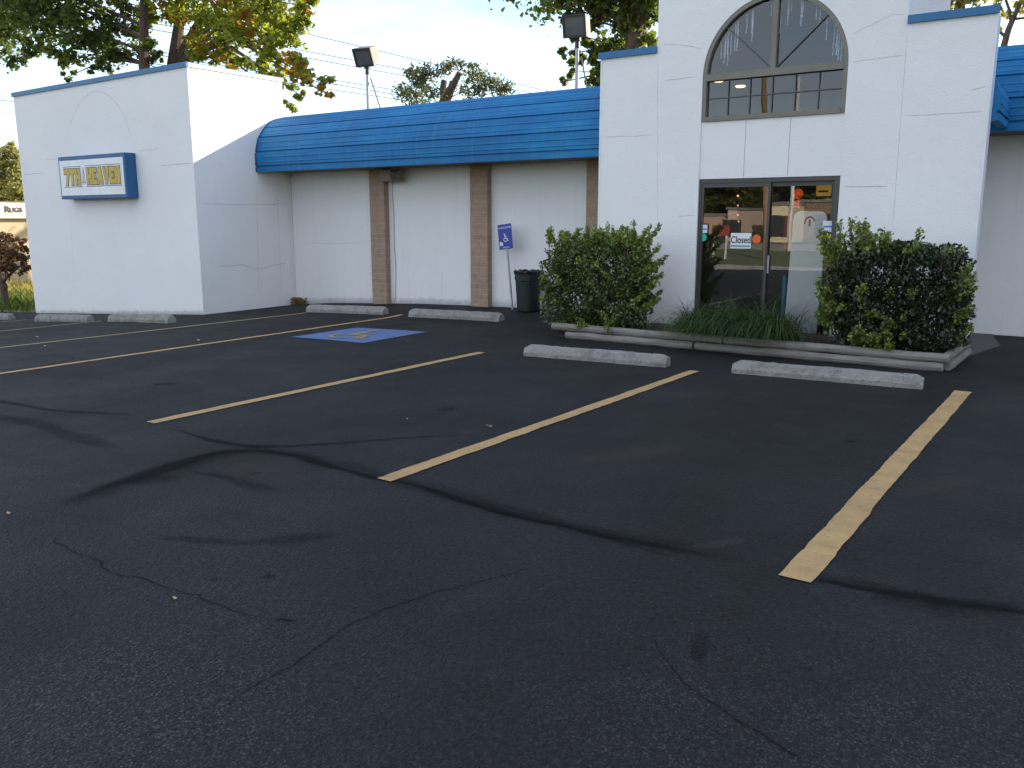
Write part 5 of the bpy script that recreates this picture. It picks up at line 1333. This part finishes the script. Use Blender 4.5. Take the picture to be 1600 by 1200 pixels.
# ------------------------------------------------------------------ across the street (seen mirrored in the glass)
def far_box(name, label, px0, px1, yt, depth, mat, trim):
    A, B = refl(px0, yt), refl(px1, yt); x0, x1 = min(A[0], B[0]), max(A[0], B[0]); y = A[1]
    r = thing(name, label, 'building', (.5 * (x0 + x1), y - depth / 2, 0), 'low buildings across the street')
    zt = max(A[2], B[2]); b = MB(); b.box((x0, y - depth, -.6), (x1, y, zt)); b.build('wall', mat, r)
    MB().box((x0 - .1, y - depth - .1, zt + .001), (x1 + .1, y + .1, zt + .22)).build('roof', trim, r)
    m = MB()
    n = max(1, int((x1 - x0) / 3.5))
    for i in range(n):
        xc = x0 + (x1 - x0) * (i + .5) / n; m.box((xc - .8, y + .001, .3), (xc + .8, y + .05, min(2.2, zt * .7)))
    m.build('window', M['dark'], r)
far_box('street_building', 'low cream building across the street mirrored in the right door leaf', (1200, 320), (1228, 380), 66, 10, simple('cream_wall', (.70, .62, .42), .8), M['roof'])
far_box('street_building', 'low pink tan building across the street mirrored in the left door leaf', (1136, 328), (1150, 380), 66, 10, simple('pink_tan_wall', (.60, .46, .36), .8), M['roof'])
far_box('street_building', 'long brown building across the street mirrored low in the left door leaf', (1060, 338), (1130, 380), 72, 10, simple('brown_wall', (.48, .34, .25), .8), M['roof'])
far_box('street_building', 'orange brick building across the street mirrored behind the white board', (1250, 316), (1330, 380), 70, 10, simple('dull_brick_wall', (.22, .15, .10), .8), M['roof'])
P = refl((1126, 359), 37); rs_ = thing('roadside_sign', 'red roadside sign on two pale posts across the lot', 'sign', (P[0], P[1], 0))
MB().box((P[0] - .36, P[1] - .06, P[2] - .22), (P[0] + .36, P[1] + .06, P[2] + .22)).build('panel', M['redsign'], rs_)
for s in (-1, 1): MB().box((P[0] + s * .28 - .03, P[1] - .05, -.1), (P[0] + s * .28 + .03, P[1] + .05, P[2] - .221)).build('post', M['signface'], rs_)
P = refl((1192, 140), 37); zt = refl((1192, 112), 37)[2]
up_ = thing('utility_pole', 'brown wooden utility pole mirrored in the arched window', 'utility pole', (P[0], P[1], 0))
B_ = refl((1198, 330), 37); MB().tube([(B_[0] + .1, P[1], -.3), (B_[0], P[1], B_[2]), (P[0], P[1], zt)], [.13, .125, .10], 10).build('pole', simple('pole_wood', (.33, .20, .10), .8), up_)
P = refl((1238, 300), 48); tag(MB().tube([(P[0], P[1], -.3), (P[0], P[1], 9)], .10, 10).build('light_pole', M['signface'], origin=(P[0], P[1], 0)), 'pale light pole across the street mirrored in the right door leaf', 'pole')
for k, (px, yt, s) in enumerate(((1105, 84, .75), (1130, 86, .7), (1160, 84, .8), (1190, 88, .75), (1215, 90, .7), (1245, 86, .72), (1280, 84, .75), (1320, 86, .7))):
    P = refl((px, 340), yt); o = copy_tree(st); o.location = (P[0], P[1], 0); o.scale = (s, s, s * .9); o.rotation_euler = (0, 0, k * 1.3)
    o['label'] = 'dark tree behind the buildings across the street'; o['group'] = 'trees across the street'
    o.name = 'street_tree'

# fallen leaves and crumbs on the asphalt
for px, s, tv, lab in (((310, 532), .06, .7, 'curled tan leaf lying between the two yellow lines at left'), ((58, 527), .06, .5, 'tan leaf lying near the left edge of the lot'), ((764, 667), .055, .1, 'brown leaf lying beside the yellow line at centre'), ((273, 936), .022, .8, 'pale leaf scrap at the lower left of the lot'), ((13, 803), .03, .7, 'yellow leaf scrap at the far left of the lot'), ((70, 541), .04, .8, 'pale leaf scrap by the far left line'), ((636, 655), .018, .8, 'small pale scrap left of the centre line'), ((1005, 560), .02, .8, 'pale scrap in front of the chipped wheel stop')):
    P = ong(px); rng = np.random.default_rng(int(px[0])); m = MB(); n = 7
    vs = [(0, 0, .012)] + [(s * (.5 + .2 * (k % 2)) * math.cos(k * 2 * math.pi / n), s * .35 * math.sin(k * 2 * math.pi / n), .004 + s * .25 * (k % 2)) for k in range(n)]
    m.add([(P[0] + a, P[1] + b2, float(gz(P[0], P[1])) + c_) for a, b2, c_ in vs], [(0, k + 1, (k + 1) % n + 1) for k in range(n)])
    o = m.build('fallen_leaf', simple('leaf_litter', (.15 + .3 * tv, .10 + .24 * tv, .05 + .14 * tv), .8), origin=tuple(P)); tag(o, lab, 'leaf', 'fallen leaves on the asphalt')
